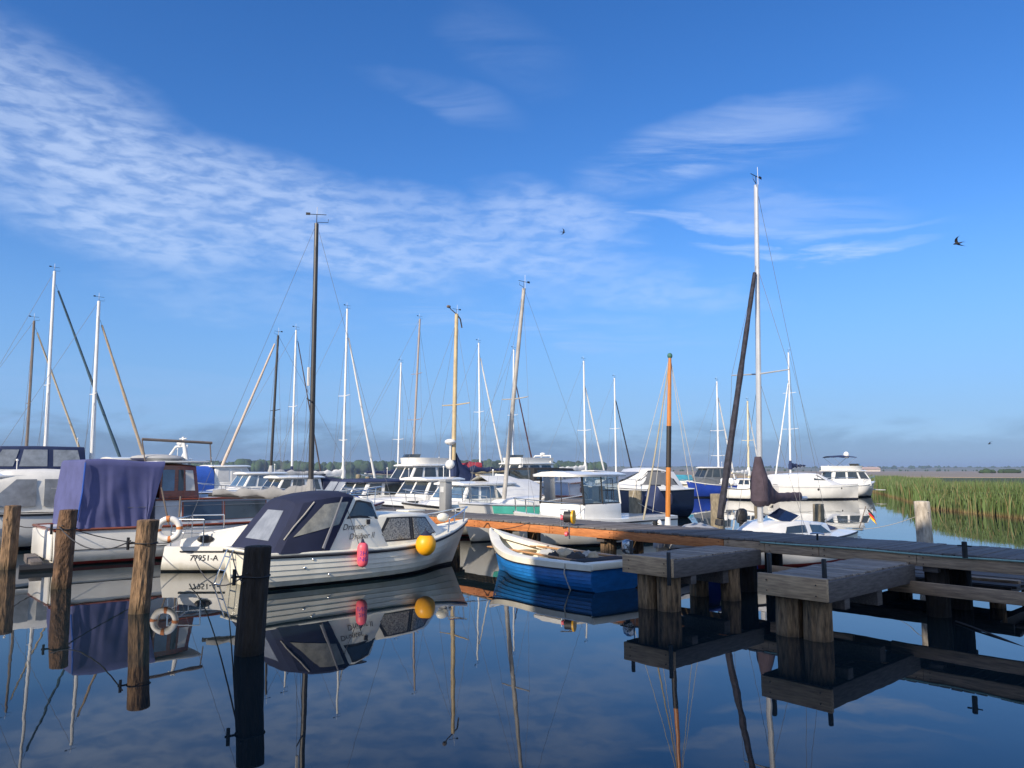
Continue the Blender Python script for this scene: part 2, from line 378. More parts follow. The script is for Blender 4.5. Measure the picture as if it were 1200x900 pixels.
class House:
    """cabin body: stations (x_bottom, x_top, half-width bottom, half-width top, z_bottom, z_shoulder)"""
    def __init__(s, st, crown=.06): s.st = st; s.crown = crown
    def _s(s, u):
        n = len(s.st) - 1; a = max(0, min(n - 1e-6, u * n)); i = int(a); f = a - i
        return [lerp(p, q, f) for p, q in zip(s.st[i], s.st[i + 1])]
    def side(s, sg):
        def f(u, v):
            xb, xt, w, wt, z0, z1 = s._s(u); return Vector((lerp(xb, xt, v), sg * lerp(w, wt, v), lerp(z0, z1, v)))
        return f
    def end(s, front=True):
        st = s.st[-1] if front else s.st[0]
        def f(a, v):
            xb, xt, w, wt, z0, z1 = st; return Vector((lerp(xb, xt, v), (a * 2 - 1) * lerp(w, wt, v), lerp(z0, z1, v)))
        return f
    def prof(s, st):
        xb, xt, w, wt, z0, z1 = st; c = s.crown
        h = [(xb, w, z0), (lerp(xb, xt, .5), lerp(w, wt, .5), lerp(z0, z1, .5)), (xt, wt, z1), (xt, wt * .94, z1 + c * .45), (xt, wt * .62, z1 + c * .86)]
        return [Vector(p) for p in h] + [Vector((xt, 0, z1 + c))] + [Vector((x, -y, z)) for x, y, z in h[::-1]]
    def mesh(s, parent, m, name='cabin', bevel=0.02, **k):
        b = MB(); b.loft([s.prof(q) for q in s.st], capa=True, capb=True)
        return b.build(name, m, parent, bevel=bevel, sharp=40, **k)
    def centre(s):
        c = Vector((0, 0, 0))
        for q in s.st: c += Vector((q[0], 0, (q[4] + q[5]) / 2))
        return c / len(s.st)
def panel(b, fn, quad, off, ref, n=5, mi=0, base=-.01):
    """a pane proud of the surface fn(u,v); quad = 4 (u,v) corners"""
    def uv(a, c):
        p = [Vector(q) for q in quad]; return p[0].lerp(p[1], a).lerp(p[3].lerp(p[2], a), c)
    G = []; Bs = []
    for i in range(n + 1):
        for j in range(n + 1):
            q = uv(i / n, j / n); e = .01
            P = fn(q.x, q.y); du = fn(q.x + e, q.y) - fn(q.x - e, q.y); dv = fn(q.x, q.y + e) - fn(q.x, q.y - e)
            nn = du.cross(dv)
            if nn.length < 1e-12: nn = Vector((0, 1, 0))
            nn.normalize()
            if nn.dot(P - ref) < 0: nn = -nn
            G.append(P + nn * off); Bs.append(P + nn * base)
    m1 = n + 1; fs = [(i * m1 + j, (i + 1) * m1 + j, (i + 1) * m1 + j + 1, i * m1 + j + 1) for i in range(n) for j in range(n)]
    ring = [i * m1 for i in range(m1)] + [n * m1 + j for j in range(1, m1)] + [i * m1 + n for i in range(n - 1, -1, -1)] + [j for j in range(n - 1, 0, -1)]
    k = len(G); fs += [(ring[i], ring[(i + 1) % len(ring)], k + ring[(i + 1) % len(ring)], k + ring[i]) for i in range(len(ring))]
    b.add(G + Bs, fs, mi)
def rect(u0, u1, v0, v1): return [(u0, v0), (u1, v0), (u1, v1), (u0, v1)]
def grow(q, d):
    cx = sum(p[0] for p in q) / 4; cy = sum(p[1] for p in q) / 4
    return [(p[0] + (d if p[0] > cx else -d), p[1] + (d * 2.2 if p[1] > cy else -d * 2.2)) for p in q]
def window(parent, fn, quad, ref, m=glassd, frame=None, off=.012, fd=.012, name='window'):
    b = MB(); panel(b, fn, quad, off, ref); w = b.build(name, m, parent)
    if frame:
        b = MB(); panel(b, fn, grow(quad, fd), off * .5, ref); b.build('window_frame', frame, w)
    return w

# ------------------------------------------------------------------ the setting: water, far land
def water_mat():
    m = bpy.data.materials.new('lagoon_water'); m.use_nodes = True; t = m.node_tree; p = t.nodes['Principled BSDF']; L = t.links.new
    p.inputs['Base Color'].default_value = (.006, .014, .018, 1); p.inputs['Roughness'].default_value = .012; p.inputs['IOR'].default_value = 1.40
    g = t.nodes.new('ShaderNodeNewGeometry')
    def nz(scale, st, det=3):
        mp = t.nodes.new('ShaderNodeMapping'); L(g.outputs['Position'], mp.inputs[0]); mp.inputs['Scale'].default_value = st
        n = t.nodes.new('ShaderNodeTexNoise'); n.inputs['Scale'].default_value = scale; n.inputs['Detail'].default_value = det; L(mp.outputs[0], n.inputs['Vector']); return n.outputs[0]
    a = nz(.75, (1, .5, 1)); b_ = nz(3.2, (1, .55, 1), 2); c = nz(.05, (1, 1, 1), 2)
    q = t.nodes.new('ShaderNodeMapRange'); L(c, q.inputs[0]); q.inputs[1].default_value = .35; q.inputs[2].default_value = .7; q.inputs[3].default_value = .35; q.inputs[4].default_value = 1.2
    s = t.nodes.new('ShaderNodeMath'); s.operation = 'MULTIPLY_ADD'; L(b_, s.inputs[0]); s.inputs[1].default_value = .10; L(a, s.inputs[2])
    s2 = t.nodes.new('ShaderNodeMath'); s2.operation = 'MULTIPLY'; L(s.outputs[0], s2.inputs[0]); L(q.outputs[0], s2.inputs[1])
    bp = t.nodes.new('ShaderNodeBump'); L(s2.outputs[0], bp.inputs['Height']); bp.inputs['Distance'].default_value = .0055; bp.inputs['Strength'].default_value = 1
    L(bp.outputs[0], p.inputs['Normal']); return m
b = MB()
b.add([(-4000, -300, 0), (4000, -300, 0), (4000, 5000, 0), (-4000, 5000, 0)], [(0, 1, 2, 3)])
tag(b.build('water', water_mat(), smooth=False), 'still dark lagoon water mirroring boats and sky', None, kind='structure')
soil = mat('far_field_soil', (.27, .215, .18), .95, scale=.01, col2=(.20, .175, .13), stretch=(1, 5, 1))
b = MB()
outl = [(60, 260), (150, 120), (75, 108), (120, 84), (700, 60), (4000, 60), (4000, 4800), (-600, 4800), (-300, 1500), (40, 700)]
b.add([(x, y, .45) for x, y in outl] + [(x, y, -.5) for x, y in outl], [tuple(range(10))] + [(i, (i + 1) % 10, 10 + (i + 1) % 10, 10 + i) for i in range(10)])
tag(b.build('field', soil, smooth=False), 'flat brown grey field behind the reeds', None, kind='structure')
# far hill
hillm = mat('hill_ground', (.09, .13, .07), .95, scale=.004, col2=(.19, .16, .12))
b = MB(); secs = []
for i in range(121):
    x = -3800 + i * 7600 / 120; row = []
    for j in range(9):
        y = 1500 + j * 330; h = (14 + 10 * mn.noise(Vector((x * .0013, 3, 0))) + 4 * mn.noise(Vector((x * .004, 9, 0)))) * smooth01(j / 4) - .5
        row.append(Vector((x, y, h)))
    secs.append(row)
b.loft(secs); tag(b.build('hills', hillm), 'low hills along the far shore', None, kind='structure')
# far woods: belts of crowns along the shore
leafm = mat('far_foliage', (.045, .085, .030), .95, scale=.05, vary=.45)
def belt(name, x0, x1, y0, depth, hmin, hmax, step, label, base=.3, seed=0, gap=0, kind='stuff', cat='trees'):
    rnd = random.Random(seed); b = MB(); x = x0
    while x < x1:
        g = mn.noise(Vector((x * .006, seed, 0)))
        if g > gap - 1:
            h = lerp(hmin, hmax, .5 + .5 * mn.noise(Vector((x * .012, seed + 5, 0)))) * rnd.uniform(.75, 1.15)
            r = h * rnd.uniform(.30, .62); y = y0 + rnd.uniform(0, depth)
            sd_ = rnd.random() * 99
            b.ell((x, y, base + h * .48), (r, r, h * .55), 9, 7, fn=lambda p: p + Vector((mn.noise(p * .35 + Vector((sd_, 0, 0))), 0, mn.noise(p * .35 + Vector((0, sd_, 0))))) * r * .35)
        x += step * rnd.uniform(.5, 1.3)
    o = b.build(name, leafm, sharp=180); tag(o, label, cat, kind=kind); return o
belt('far_woods', -1500, 130, 1050, 160, 11, 17, 1.7, 'dark wooded shore across the lagoon at left', base=0, seed=3)
belt('far_trees', -300, 3200, 2300, 260, 8, 14, 6, 'distant tree line on the hill at right', base=3, seed=8)
belt('hedgerow', 200, 1100, 1150, 60, 2, 4, 9, 'hedge line on the far side of the brown field', base=.3, seed=12)
for i, (px, Yd, rr, lb) in enumerate(((1158, 420, 5.0, 'round dark bush far out on the brown field'), (1185, 430, 6.5, 'largest dark bush on the field at right edge'), (1175, 440, 4, 'small bush between two bigger field bushes'))):
    c = at(px, 556, Yd); b = MB()
    for k in range(9):
        a = random.uniform(0, 6.28); q = Vector((math.cos(a), math.sin(a), 0)) * rr * .5 * random.random()
        b.ell(Vector((c.x, c.y, 1.2)) + q, (rr * .55, rr * .45, random.uniform(1.0, 1.7)), 9, 6, fn=lambda p: p + Vector((0, 0, 1)) * .5 * mn.noise(p * .8))
    o = b.build('field_bush', leafm, sharp=180); tag(o, lb, 'bush', 'bushes on the far field')
for i, (px, Yd, w) in enumerate(((1001, 900, 15), (1018, 905, 22))):
    c = at(px, 551, Yd); root = thing('farm_shed', ('smaller pale shed with low roof far on the field', 'longer pale shed with low roof beside the smaller one')[i], 'shed', (c.x, c.y, .45), group='pale sheds on the far field')
    part('wall', root, mat('shed_wall', (.62, .55, .48), .8), lambda b: b.box((0, 0, 1.5), (w, 12, 3)))
    part('roof', root, mat('shed_roof', (.50, .36, .30), .8), lambda b: b.loft([[Vector((x, -7, 3)), Vector((x, 0, 5.5)), Vector((x, 7, 3))] for x in (-w / 2 - .5, w / 2 + .5)], closed=True, capa=True, capb=True))

# reeds
def reeds():
    import numpy as np
    rng = np.random.default_rng(4)
    g1 = Vector(gnd(1200, 607)); 
    # shoreline polygons (near bed, far bed) as front edges from left to right
    near = [gnd(1086, 594), gnd(1096, 596.5), gnd(1120, 599), gnd(1150, 602), gnd(1200, 607.5), Vector((29, 28, 0)), Vector((40, 22, 0))]
    far = [gnd(1021, 576.5), gnd(1045, 577.5), gnd(1092, 580.5), gnd(1100, 584), gnd(1090, 590), near[0]]
    V = []; Fc = []; Rn = []
    edge = far + near[1:]
    def seg(pts, n):
        L_ = [0]
        for a, c in zip(pts, pts[1:]): L_.append(L_[-1] + (c - a).length)
        out = []
        for t in rng.random(n) * L_[-1]:
            for i in range(len(L_) - 1):
                if t <= L_[i + 1]:
                    f = (t - L_[i]) / (L_[i + 1] - L_[i]); a, c = pts[i], pts[i + 1]; d = (c - a).normalized(); out.append((a.lerp(c, f), Vector((-d.y, d.x, 0)))); break
        return out
    pts = []
    for p, nrm in seg(near, 46000):
        w = abs(rng.normal(0, 1.4)) if rng.random() < .5 else rng.random() * 45
        q = p + nrm * w + Vector((rng.normal(0, .25), rng.normal(0, .25), 0)); pts.append((q, w))
    for p, nrm in seg(far, 24000):
        w = abs(rng.normal(0, 2)) if rng.random() < .5 else rng.random() * 40
        q = p + Vector((.35, .94, 0)) * w; pts.append((q, w))
    for q, w in pts:
        if q.y < 20: continue
        patch = mn.noise(Vector((q.x * .16, q.y * .16, 0)))
        h = (1.27 + .24 * patch + .10 * mn.noise(Vector((q.x * .9, q.y * .5, 4))) + rng.normal(0, .12) + max(0, 60 - q.y) * .007) * (1 if w > .4 else .74); h = min(h, 1.85)
        wd = (.014 + .0005 * q.y) * rng.uniform(.6, 1.3); a = rng.random() * 3.14; ca, sa = math.cos(a), math.sin(a) * .5
        lx, ly = rng.normal(.10, .16) * h, rng.normal(0, .12) * h; bI = len(V)
        bx_, by_ = q.x, q.y
        V += [(bx_ - ca * wd, by_ - sa * wd, -.05), (bx_ + ca * wd, by_ + sa * wd, -.05),
              (bx_ + lx * .35 - ca * wd, by_ + ly * .35 - sa * wd, h * .55), (bx_ + lx * .35 + ca * wd, by_ + ly * .35 + sa * wd, h * .55), (bx_ + lx, by_ + ly, h)]
        Fc += [(bI, bI + 1, bI + 3, bI + 2), (bI + 2, bI + 3, bI + 4)]
    me = bpy.data.meshes.new('reeds'); me.from_pydata(V, [], Fc)
    m = bpy.data.materials.new('reed_leaves'); m.use_nodes = True; t = m.node_tree; p = t.nodes['Principled BSDF']; L = t.links.new
    g = t.nodes.new('ShaderNodeNewGeometry'); s = t.nodes.new('ShaderNodeSeparateXYZ'); L(g.outputs['Position'], s.inputs[0])
    cr = t.nodes.new('ShaderNodeValToRGB'); L(s.outputs[2], cr.inputs[0])
    e = cr.color_ramp.elements; e[0].position = .02; e[0].color = (.17, .13, .06, 1); e[1].position = .22; e[1].color = (.095, .150, .050, 1)
    hv = t.nodes.new('ShaderNodeHueSaturation'); L(cr.outputs[0], hv.inputs['Color'])
    q = t.nodes.new('ShaderNodeMapRange'); L(g.outputs['Random Per Island'], q.inputs[0]); q.inputs[3].default_value = .65; q.inputs[4].default_value = 1.35; L(q.outputs[0], hv.inputs['Value'])
    q2 = t.nodes.new('ShaderNodeMapRange'); L(g.outputs['Random Per Island'], q2.inputs[0]); q2.inputs[3].default_value = .475; q2.inputs[4].default_value = .51; L(q2.outputs[0], hv.inputs['Hue'])
    dd = t.nodes.new('ShaderNodeMapRange'); L(g.outputs['Random Per Island'], dd.inputs[0]); dd.inputs[1].default_value = .86; dd.inputs[2].default_value = .90
    dm = t.nodes.new('ShaderNodeMix'); dm.data_type = 'RGBA'; L(dd.outputs[0], dm.inputs[0]); L(hv.outputs[0], dm.inputs[6]); dm.inputs[7].default_value = (.20, .17, .08, 1)
    L(dm.outputs[2], p.inputs['Base Color']); p.inputs['Roughness'].default_value = .6; p.inputs['Specular IOR Level'].default_value = .3
    me.materials.append(m); o = bpy.data.objects.new('reeds', me); COL.objects.link(o)
    tag(o, 'green reed bed standing along the water at right', 'reeds', kind='stuff')
    # litter and soil under the stems
    b = MB(); nb = []; fb_ = []
    e2 = [p + Vector((.4, .9, 0)) * .9 for p in edge]; back = [Vector((60, 20, 0)), Vector((110, 60, 0)), Vector((120, 84, 0)), Vector((75, 108, 0)), Vector((48, 112, 0))]
    e2 = e2[:-1] + [Vector((41, 22.6, 0))]
    poly = e2 + back; zt = [.95] * len(poly); n = len(poly)
    b.add([(p.x, p.y, 1.0) for p in poly] + [(p.x, p.y, -.4) for p in poly], [tuple(range(n))] + [(i, (i + 1) % n, n + (i + 1) % n, n + i) for i in range(n)])
    tag(b.build('reed_undergrowth', mat('undergrowth', (.05, .075, .02), .95, scale=2, vary=.4), smooth=False), 'matted undergrowth inside the reed bed', 'undergrowth', kind='stuff')
reeds()

# quay behind the viewpoint; unseen hall added to shade the near jetties
b = MB(); b.box((0, -30, .1), (160, 64, 1.0)); tag(b.build('quay', mat('quay_concrete', (.32, .31, .29), .9, scale=2)), 'concrete quay behind the viewpoint', None, kind='structure')
hall = thing('shade_hall', 'unseen brick hall added behind the viewpoint to shade the near jetties', 'shade-casting building', (-12.6, -3, .6))
brick = mat('hall_brick', (.28, .13, .08), .9, scale=8)
part('wall', hall, brick, lambda b: b.box((5.8, -4, 6.1), (11.6, 8, 12.2)))
part('roof', hall, mat('hall_roof', (.10, .09, .09), .8), lambda b: b.box((5.8, -4, 12.32), (11.8, 8.2, .24)))
for i in range(9):
    w_ = part('window', hall, glassd, lambda b: b.box((1.9 + (i % 3) * 3.9, .02, 2.4 + (i // 3) * 3.6), (1.8, .1, 2.0)))
    part('window_sill', w_, gel, lambda b: b.box((1.9 + (i % 3) * 3.9, .06, 1.32 + (i // 3) * 3.6), (2.0, .2, .1)))

# ------------------------------------------------------------------ piles
def pile(px, pyw, pyt, dia, m, label, group, lean=0, D=None, taper=.93, top=None, rough=1.35, name='mooring_pile', ironwork=False):
    g = gnd(px, pyw) if D is None else at(px, 551, D); g.z = 0
    Ht = top if top is not None else at(px, pyt, g.y).z
    seed = random.random() * 100; n = 26; k = 30; secs = []
    for i in range(k + 1):
        z = lerp(-.5, Ht, i / k); q = []
        for j in range(n):
            a = 2 * math.pi * j / n; v = Vector((math.cos(a) * 1.4, math.sin(a) * 1.4, z * .9 + seed))
            r = dia / 2 * lerp(1, taper, i / k) * (1 + rough * (.11 * mn.noise(v * 1.1) + .07 * mn.noise(Vector((v.x * 3, v.y * 3, v.z * 1.1))) + .05 * mn.noise(Vector((v.x * 7, v.y * 7, v.z * 3.4)))))
            q.append(Vector((math.cos(a) * r + lean * z, math.sin(a) * r, z)))
        secs.append(q)
    tz = [Vector((lean * Ht + (p.x - lean * Ht) * .9, p.y * .9, Ht + .012)) for p in secs[-1]]
    secs.append(tz); b = MB(); b.loft(secs, closed=True, capa=True)
    c = len(b.v); b.add(tz + [Vector((lean * Ht, 0, Ht + .02 + .01 * mn.noise(Vector((seed, 0, 0)))))], [(j, (j + 1) % n, n) for j in range(n)])
    o = b.build(name, m, sharp=50, dbl=.001); o.location = (g.x, g.y, 0); tag(o, label, 'mooring pile', group)
    if ironwork:
        part('rope_hook', o, steel_k, lambda b: (b.tube([(-dia * .52, -.12, Ht - .42), (-dia * .52, -.12, Ht - .24)], .022, 8), b.tube([(-dia * .3, -.05, Ht - .33), (-dia * .62, -.13, Ht - .33)], .014, 6)))
        part('iron_band', o, rubber, lambda b: b.tube([(lean * (Ht - .33) + dia * .525 * math.cos(t * math.pi / 10), dia * .525 * math.sin(t * math.pi / 10), Ht - .33 + .004 * math.sin(t)) for t in range(21)], .009, 5))
    return o
PG = 'mooring piles in front of the boats'
pA = pile(9, 667, 593, .31, pile_m, 'brown mooring pile at the left edge of the picture', PG, lean=.01)
pB = pile(71, 689, 598, .315, mat('pile_wood_bark', (.20, .115, .065), .95, vary=0, scale=6, stretch=(2, 2, .9), col2=(.04, .024, .017), bump=.08, bscale=8, fn=stain(.03, .34, (.028, .026, .014))), 'brown rough-barked pile in front of the violet covered boat stern', PG, lean=.045, ironwork=True, rough=1.9)
pC = pile(163, 718, 610, .31, pile_m, 'sunlit golden brown pile beside the life ring', PG, lean=.045, ironwork=True)
pD = pile(292, 766, 641, .315, pile_shaded, 'nearest pile, almost black, in the shade before the cream motorboat', PG, lean=.045, ironwork=True)
PG2 = 'mooring piles beyond the main jetty'
pE = pile(744, 0, 575, .42, pile_g, 'grey brown pile beside the outboard of the pilothouse boat', PG2, D=24)
pF = pile(839, 0, 579, .44, pile_g, 'grey brown pile beyond the white covered dinghy', PG2, D=25.5)
pG = pile(957, 0, 591, .31, pile_g, 'mossy pile behind the boat with the solar panel', PG2, D=21)
pH = pile(1079.5, 0, 588, .30, pile_p, 'pale bleached pile alone on open water at right', PG2, D=15.2, lean=-.02)

# ------------------------------------------------------------------ main jetty
PZ = .93; PWID = 1.54
def pier_frame(o, org, ang): o.location = org; o.rotation_euler = (0, 0, ang)
HA = math.atan2(D2.y, D2.x)
jetty = thing('main_jetty', 'long dark planked jetty running diagonally from lower right behind the near boats', 'jetty', (P0.x, P0.y, 0), HA)
T0, T1 = -7.0, 25.0        # local x runs along the jetty (away, left); local -y is the far side
def deck_planks(name, parent, m, x0, x1, y0, y1, z, w=.15, gap=.016, th=.035, along='x', seed=1):
    rnd = random.Random(seed); b = MB(); x = x0
    while x < x1 - .02:
        ww = min(w, x1 - x); dz = rnd.uniform(-.005, .006); e0 = rnd.uniform(-.022, .02); e1 = rnd.uniform(-.02, .03)
        b.box((x + ww / 2, (y0 + y1) / 2 + (e0 + e1) / 2, z - th / 2 + dz), (ww - gap, y1 - y0 + e0 - e1, th)); x += ww
    return b.build(name, m, parent, bevel=.004)
deck_planks('deck', jetty, plank, T0, T1, -PWID, .03, PZ)
# joints (local x) of the near fascia boards; the far left ones are orange, the near ones grey brown
def xl(px, z=.8):   # px of the near edge -> local x along the jetty
    d = ray(px, 640); k = d.x / d.y
    return (k * P0.y - P0.x) / (D2.x - k * D2.y)
js = [T0, -3.2, xl(1074) , xl(960), xl(897), xl(849), xl(720), xl(645), xl(560), 14.5, 18.5, T1]
for i in range(len(js) - 1):
    a, c = js[i] + .004, js[i + 1] - .004; o_ = i >= 5
    def fb(b):
        b.box(((a + c) / 2, .0 + (.004 if i % 2 else 0), PZ - .125), (c - a, .05, .165))
        for xx in (a + .09, c - .09): [b.tube([(xx, .024, PZ - .125 + zz), (xx, .040, PZ - .125 + zz)], .013, 8, mi=1) for zz in (-.045, .045)]
    q = part('fascia_board', jetty, [beam_o if o_ else beam_g, steel_k], fb, bevel=.004)
    q['label'] = 'orange brown fascia board' if o_ else 'grey brown fascia board'
for i in range(4):
    a = lerp(T0, T1, i / 4) + .004; c = lerp(T0, T1, (i + 1) / 4) - .004
    part('far_fascia_board', jetty, beam_g, lambda b: b.box(((a + c) / 2, -PWID + .03, PZ - .125), (c - a, .05, .165)), bevel=.005)
def logs(b, x, y, r=.15, z1=.7, seed=0):
    secs = []; n = 24
    for i in range(15):
        z = lerp(-.5, z1, i / 14)
        secs.append([Vector((x + math.cos(a) * rr, y + math.sin(a) * rr, z)) for a, rr in [(2 * math.pi * j / n, r * (1 + .07 * math.sin(9 * 2 * math.pi * j / n + seed) * (.6 + mn.noise(Vector((seed, z * .6, j * .1)))) + .12 * mn.noise(Vector((math.cos(2 * math.pi * j / n) * 2, math.sin(2 * math.pi * j / n) * 2, z * .9 + seed))) + .07 * mn.noise(Vector((math.cos(2 * math.pi * j / n) * 6, math.sin(2 * math.pi * j / n) * 6, z * 1.2 + seed))))) for j in range(n)]])
    b.loft(secs, closed=True, capa=True, capb=True)
for x in (-5.5, -1.2, 1.3, 4.4, 7.6, 10.8, 14, 17.5, 21, 24.3):
    for y in (-.28, -1.2): part('post', jetty, pile_shaded if x < 6 else logm, lambda b: logs(b, x, y, .155, PZ - .24, x * 3 + y))  # posts under the near deck darkened in colour for the shade there
    part('cross_beam', jetty, beam_d, lambda b: b.box((x, -.77, PZ - .21), (.2, 1.46, .16)), bevel=.006)
# lower ledger beam in front of the posts, and the pale hose on the deck edge
part('lower_beam', jetty, beam_g, lambda b: b.box(((T0 + xl(1045)) / 2, .20, .44), (xl(1045) - T0, .07, .17)), bevel=.006)
part('lower_beam', jetty, beam_g, lambda b: b.box(((xl(1000) + xl(905)) / 2, .13, .455), (xl(905) - xl(1000), .07, .16)), bevel=.006)
pts = [(x, .075 + .006 * math.sin(x * 2.1), PZ - .012 - .03 * abs(math.sin(x * .55))) for x in [lerp(-4.5, xl(890), i / 40) for i in range(41)]]
hz = MB(); hz.tube([jetty.matrix_basis @ Vector(p) for p in pts], .011, 8)
jm = Matrix.Translation(P0) @ Matrix.Rotation(HA, 4, 'Z')
hz = MB(); hz.tube([jm @ Vector((x, .045, PZ - .028 - .012 * math.sin(x * 1.3) ** 2)) for x in [lerp(-4.5, xl(893), i / 60) for i in range(61)]], .013, 8)
tag(hz.build('hose', hose_m), 'thin pale green hose clipped along the jetty edge', 'hose')
def bollard(loc, h0, h1, label, grp='black steel mooring pins', bar=True, r=.03):
    t = thing('mooring_pin', label, 'mooring pin', loc, HA, grp)
    part('pin', t, steel_k, lambda b: b.tube([(0, 0, h0), (0, 0, h1 - .01), (0, 0, h1)], [r, r, r * .8], 12))
    if bar: part('cross_bar', t, steel_k, lambda b: b.tube([(-.09, 0, h1 - .06), (.09, 0, h1 - .06)], .010, 8))
    return t
# finger jetties
def finger(corner, wid, length, z, label, th=.27):
    """corner = near right end corner (world)"""
    t = thing('finger_jetty', label, 'jetty', (corner.x, corner.y, 0), HN, 'short finger jetties joined to the main jetty')
    # local x away along NB, local y towards the left
    deck_planks('deck', t, plank2, .03, length, .03, wid - .03, z, w=.16, gap=.020, seed=int(corner.x * 10))
    part('end_beam', t, [beam_e, steel_k], lambda b: (b.box((.0, wid / 2, z - th / 2 + .012), (.06, wid + .06, th)), [b.tube([(-.028, yy, z - th / 2 + zz), (-.042, yy, z - th / 2 + zz)], .014, 8, mi=1) for yy in (.10, wid - .10) for zz in (-.06, .07)]), bevel=.004)
    for y, nm in ((0, 'side_beam'), (wid, 'side_beam')):
        part(nm, t, beam_d, lambda b: b.box((.035 + length / 2, y, z - th / 2 - .012), (length, .055, th - .02)), bevel=.006)  # sides darker in colour, for the shade on these faces
    for y in (.23, .60): part('post', t, logm, lambda b: logs(b, .24, y, .172, z - th + .02, corner.x + y * 7))
    if corner.x < 3:
        for y in (.12, .72): part('post', t, logm, lambda b: logs(b, 1.75, y, .15, z - th + .02, corner.x * 3 + y))
    part('brace', t, beam_d, lambda b: b.box((length * .62, wid / 2, z - th - .12), (.16, wid - .1, .20)), bevel=.006)
    part('cross_beam', t, beam_d, lambda b: b.box((.55, wid / 2, z - th - .07), (.14, wid + .02, .13)), bevel=.006)
    return t
c1 = gnd(786, 656, .785); c2 = gnd(966.6, 680.3, .765)
def nlen(c): return (P0 - Vector((c.x, c.y, 0))).dot(NB)
finger(c1, .87, nlen(c1) - .06, .785, 'finger jetty beside the stern of the blue rowing boat')
finger(c2, .86, nlen(c2) - .06, .765, 'nearest finger jetty, at right in the foreground')
def loc(c, x, y): return Vector((c.x, c.y, 0)) + NB * x + D2 * y
bollard(loc(c1, -.05, .0) + Vector((0, 0, 0)), .42, .90, 'black steel pin at the right corner of the left finger jetty', bar=False)
bollard(loc(c1, .12, .84), .74, 1.0, 'black steel pin at the left corner of the left finger jetty', bar=False)
bollard(loc(c2, .20, .10), .74, 1.0, 'black steel pin at the right corner of the nearest finger jetty', bar=False)
bollard(loc(c2, .12, .80), .74, 1.02, 'black steel pin at the left corner of the nearest finger jetty', bar=False)
g = gnd(1131, 652, PZ); bollard((g.x, g.y, 0), PZ - .02, PZ + .20, 'black crossed steel pin standing on the main jetty at right', r=.035)
g = gnd(768, 616, PZ); bollard((g.x, g.y, 0), PZ - .02, PZ + .11, 'short black cleat post at the jetty edge before the white dinghy', r=.05)
g = gnd(958, 633, PZ)
cl = thing('mooring_cleat', 'grey metal cleat on the jetty near the German flag', 'cleat', (g.x, g.y, PZ), HA)
part('cleat_foot', cl, steel_k, lambda b: b.tube([(0, 0, -.01), (0, 0, .10)], .018, 8)); part('cleat_bar', cl, chrome, lambda b: b.tube([(-.12, 0, .10), (-.06, 0, .115), (.06, 0, .115), (.12, 0, .10)], .014, 8))
# old low landing raft on the far side
rz = gnd(1111, 688, .30)
raft = thing('landing_raft', 'old low dark landing stage with ragged planks beyond the jetty at right', 'raft', (0, 0, 0), HA)
raft.location = P0 + NB * 1.55 + D2 * 2.05
rnd = random.Random(5)
def rp(b):
    for k in range(12):
        y = -.05 - k * .17; b.box((rnd.uniform(-.1, .1), y, .34 + rnd.uniform(-.008, .01)), (2.7 + rnd.uniform(-.3, .3), .155, .04))
part('deck', raft, beam_d, rp, bevel=.004)
for x in (-1.1, 0, 1.1): part('bearer', raft, beam_d, lambda b: b.box((x, -1.0, .24), (.14, 2.1, .15)))
part('side_beam', raft, beam_d, lambda b: b.box((0, .04, .27), (2.7, .05, .16)))
for x, y in ((-1.1, -.15), (-1.1, -1.8), (-.55, -.15), (.9, -.15), (.9, -1.8)): part('post', raft, logm, lambda b: logs(b, x, y, .11, .3, x + y))
part('loose_board', raft, beam_g, lambda b: b.box((-.8, -.35, .385), (1.1, .16, .045), rz=.06))

# power pedestal, hoist
g = gnd(522, 599, PZ); 
ped = thing('power_pedestal', 'tall grey power pedestal standing on the jetty behind the cream motorboat', 'pedestal', (g.x, g.y, PZ), HA)
part('body', ped, pedm, lambda b: b.box((0, 0, .42), (.30, .24, .84)), bevel=.015)
part('lid', ped, pedm, lambda b: b.hexa([(-.17, -.14, .842), (.17, -.14, .842), (.17, .14, .842), (-.17, .14, .842)], [(-.15, -.12, .90), (.15, -.12, .90), (.15, .12, .90), (-.15, .12, .90)]))
part('socket_panel', ped, gelg, lambda b: b.box((0, .127, .62), (.16, .012, .16)))
g = at(637, 618, 15.9)
hj = jm.inverted() @ Vector((g.x, g.y, 0))
ho = thing('hand_winch', 'small hand winch with yellow wheel on a post at the jetty edge', 'winch', jm @ Vector((hj.x, .03, PZ)), HA + .5)
part('post', ho, chrome, lambda b: (b.tube([(0, 0, -.28), (0, 0, .34)], .02, 8), b.tube([(.10, 0, -.05), (.10, 0, .30)], .014, 8)))
part('drum', ho, rubber, lambda b: b.tube([(-.06, .0, .18), (.10, 0, .18)], [.12, .12], 18))
part('wheel', ho, yellowp, lambda b: b.tube([(-.11, 0, .18), (-.07, 0, .18)], [.15, .15], 20))
part('pink_roller', ho, fpink, lambda b: (b.tube([(.13, 0, .16), (.18, 0, .16)], .055, 12), b.tube([(.03, .03, -.18), (.08, .03, -.18)], .05, 12)))
part('bracket', ho, chrome, lambda b: (b.box((.04, 0, -.01), (.30, .05, .02)), b.box((.18, 0, .12), (.02, .04, .26)), b.tube([(-.1, .02, .32), (.2, .02, .34)], .012, 6)))

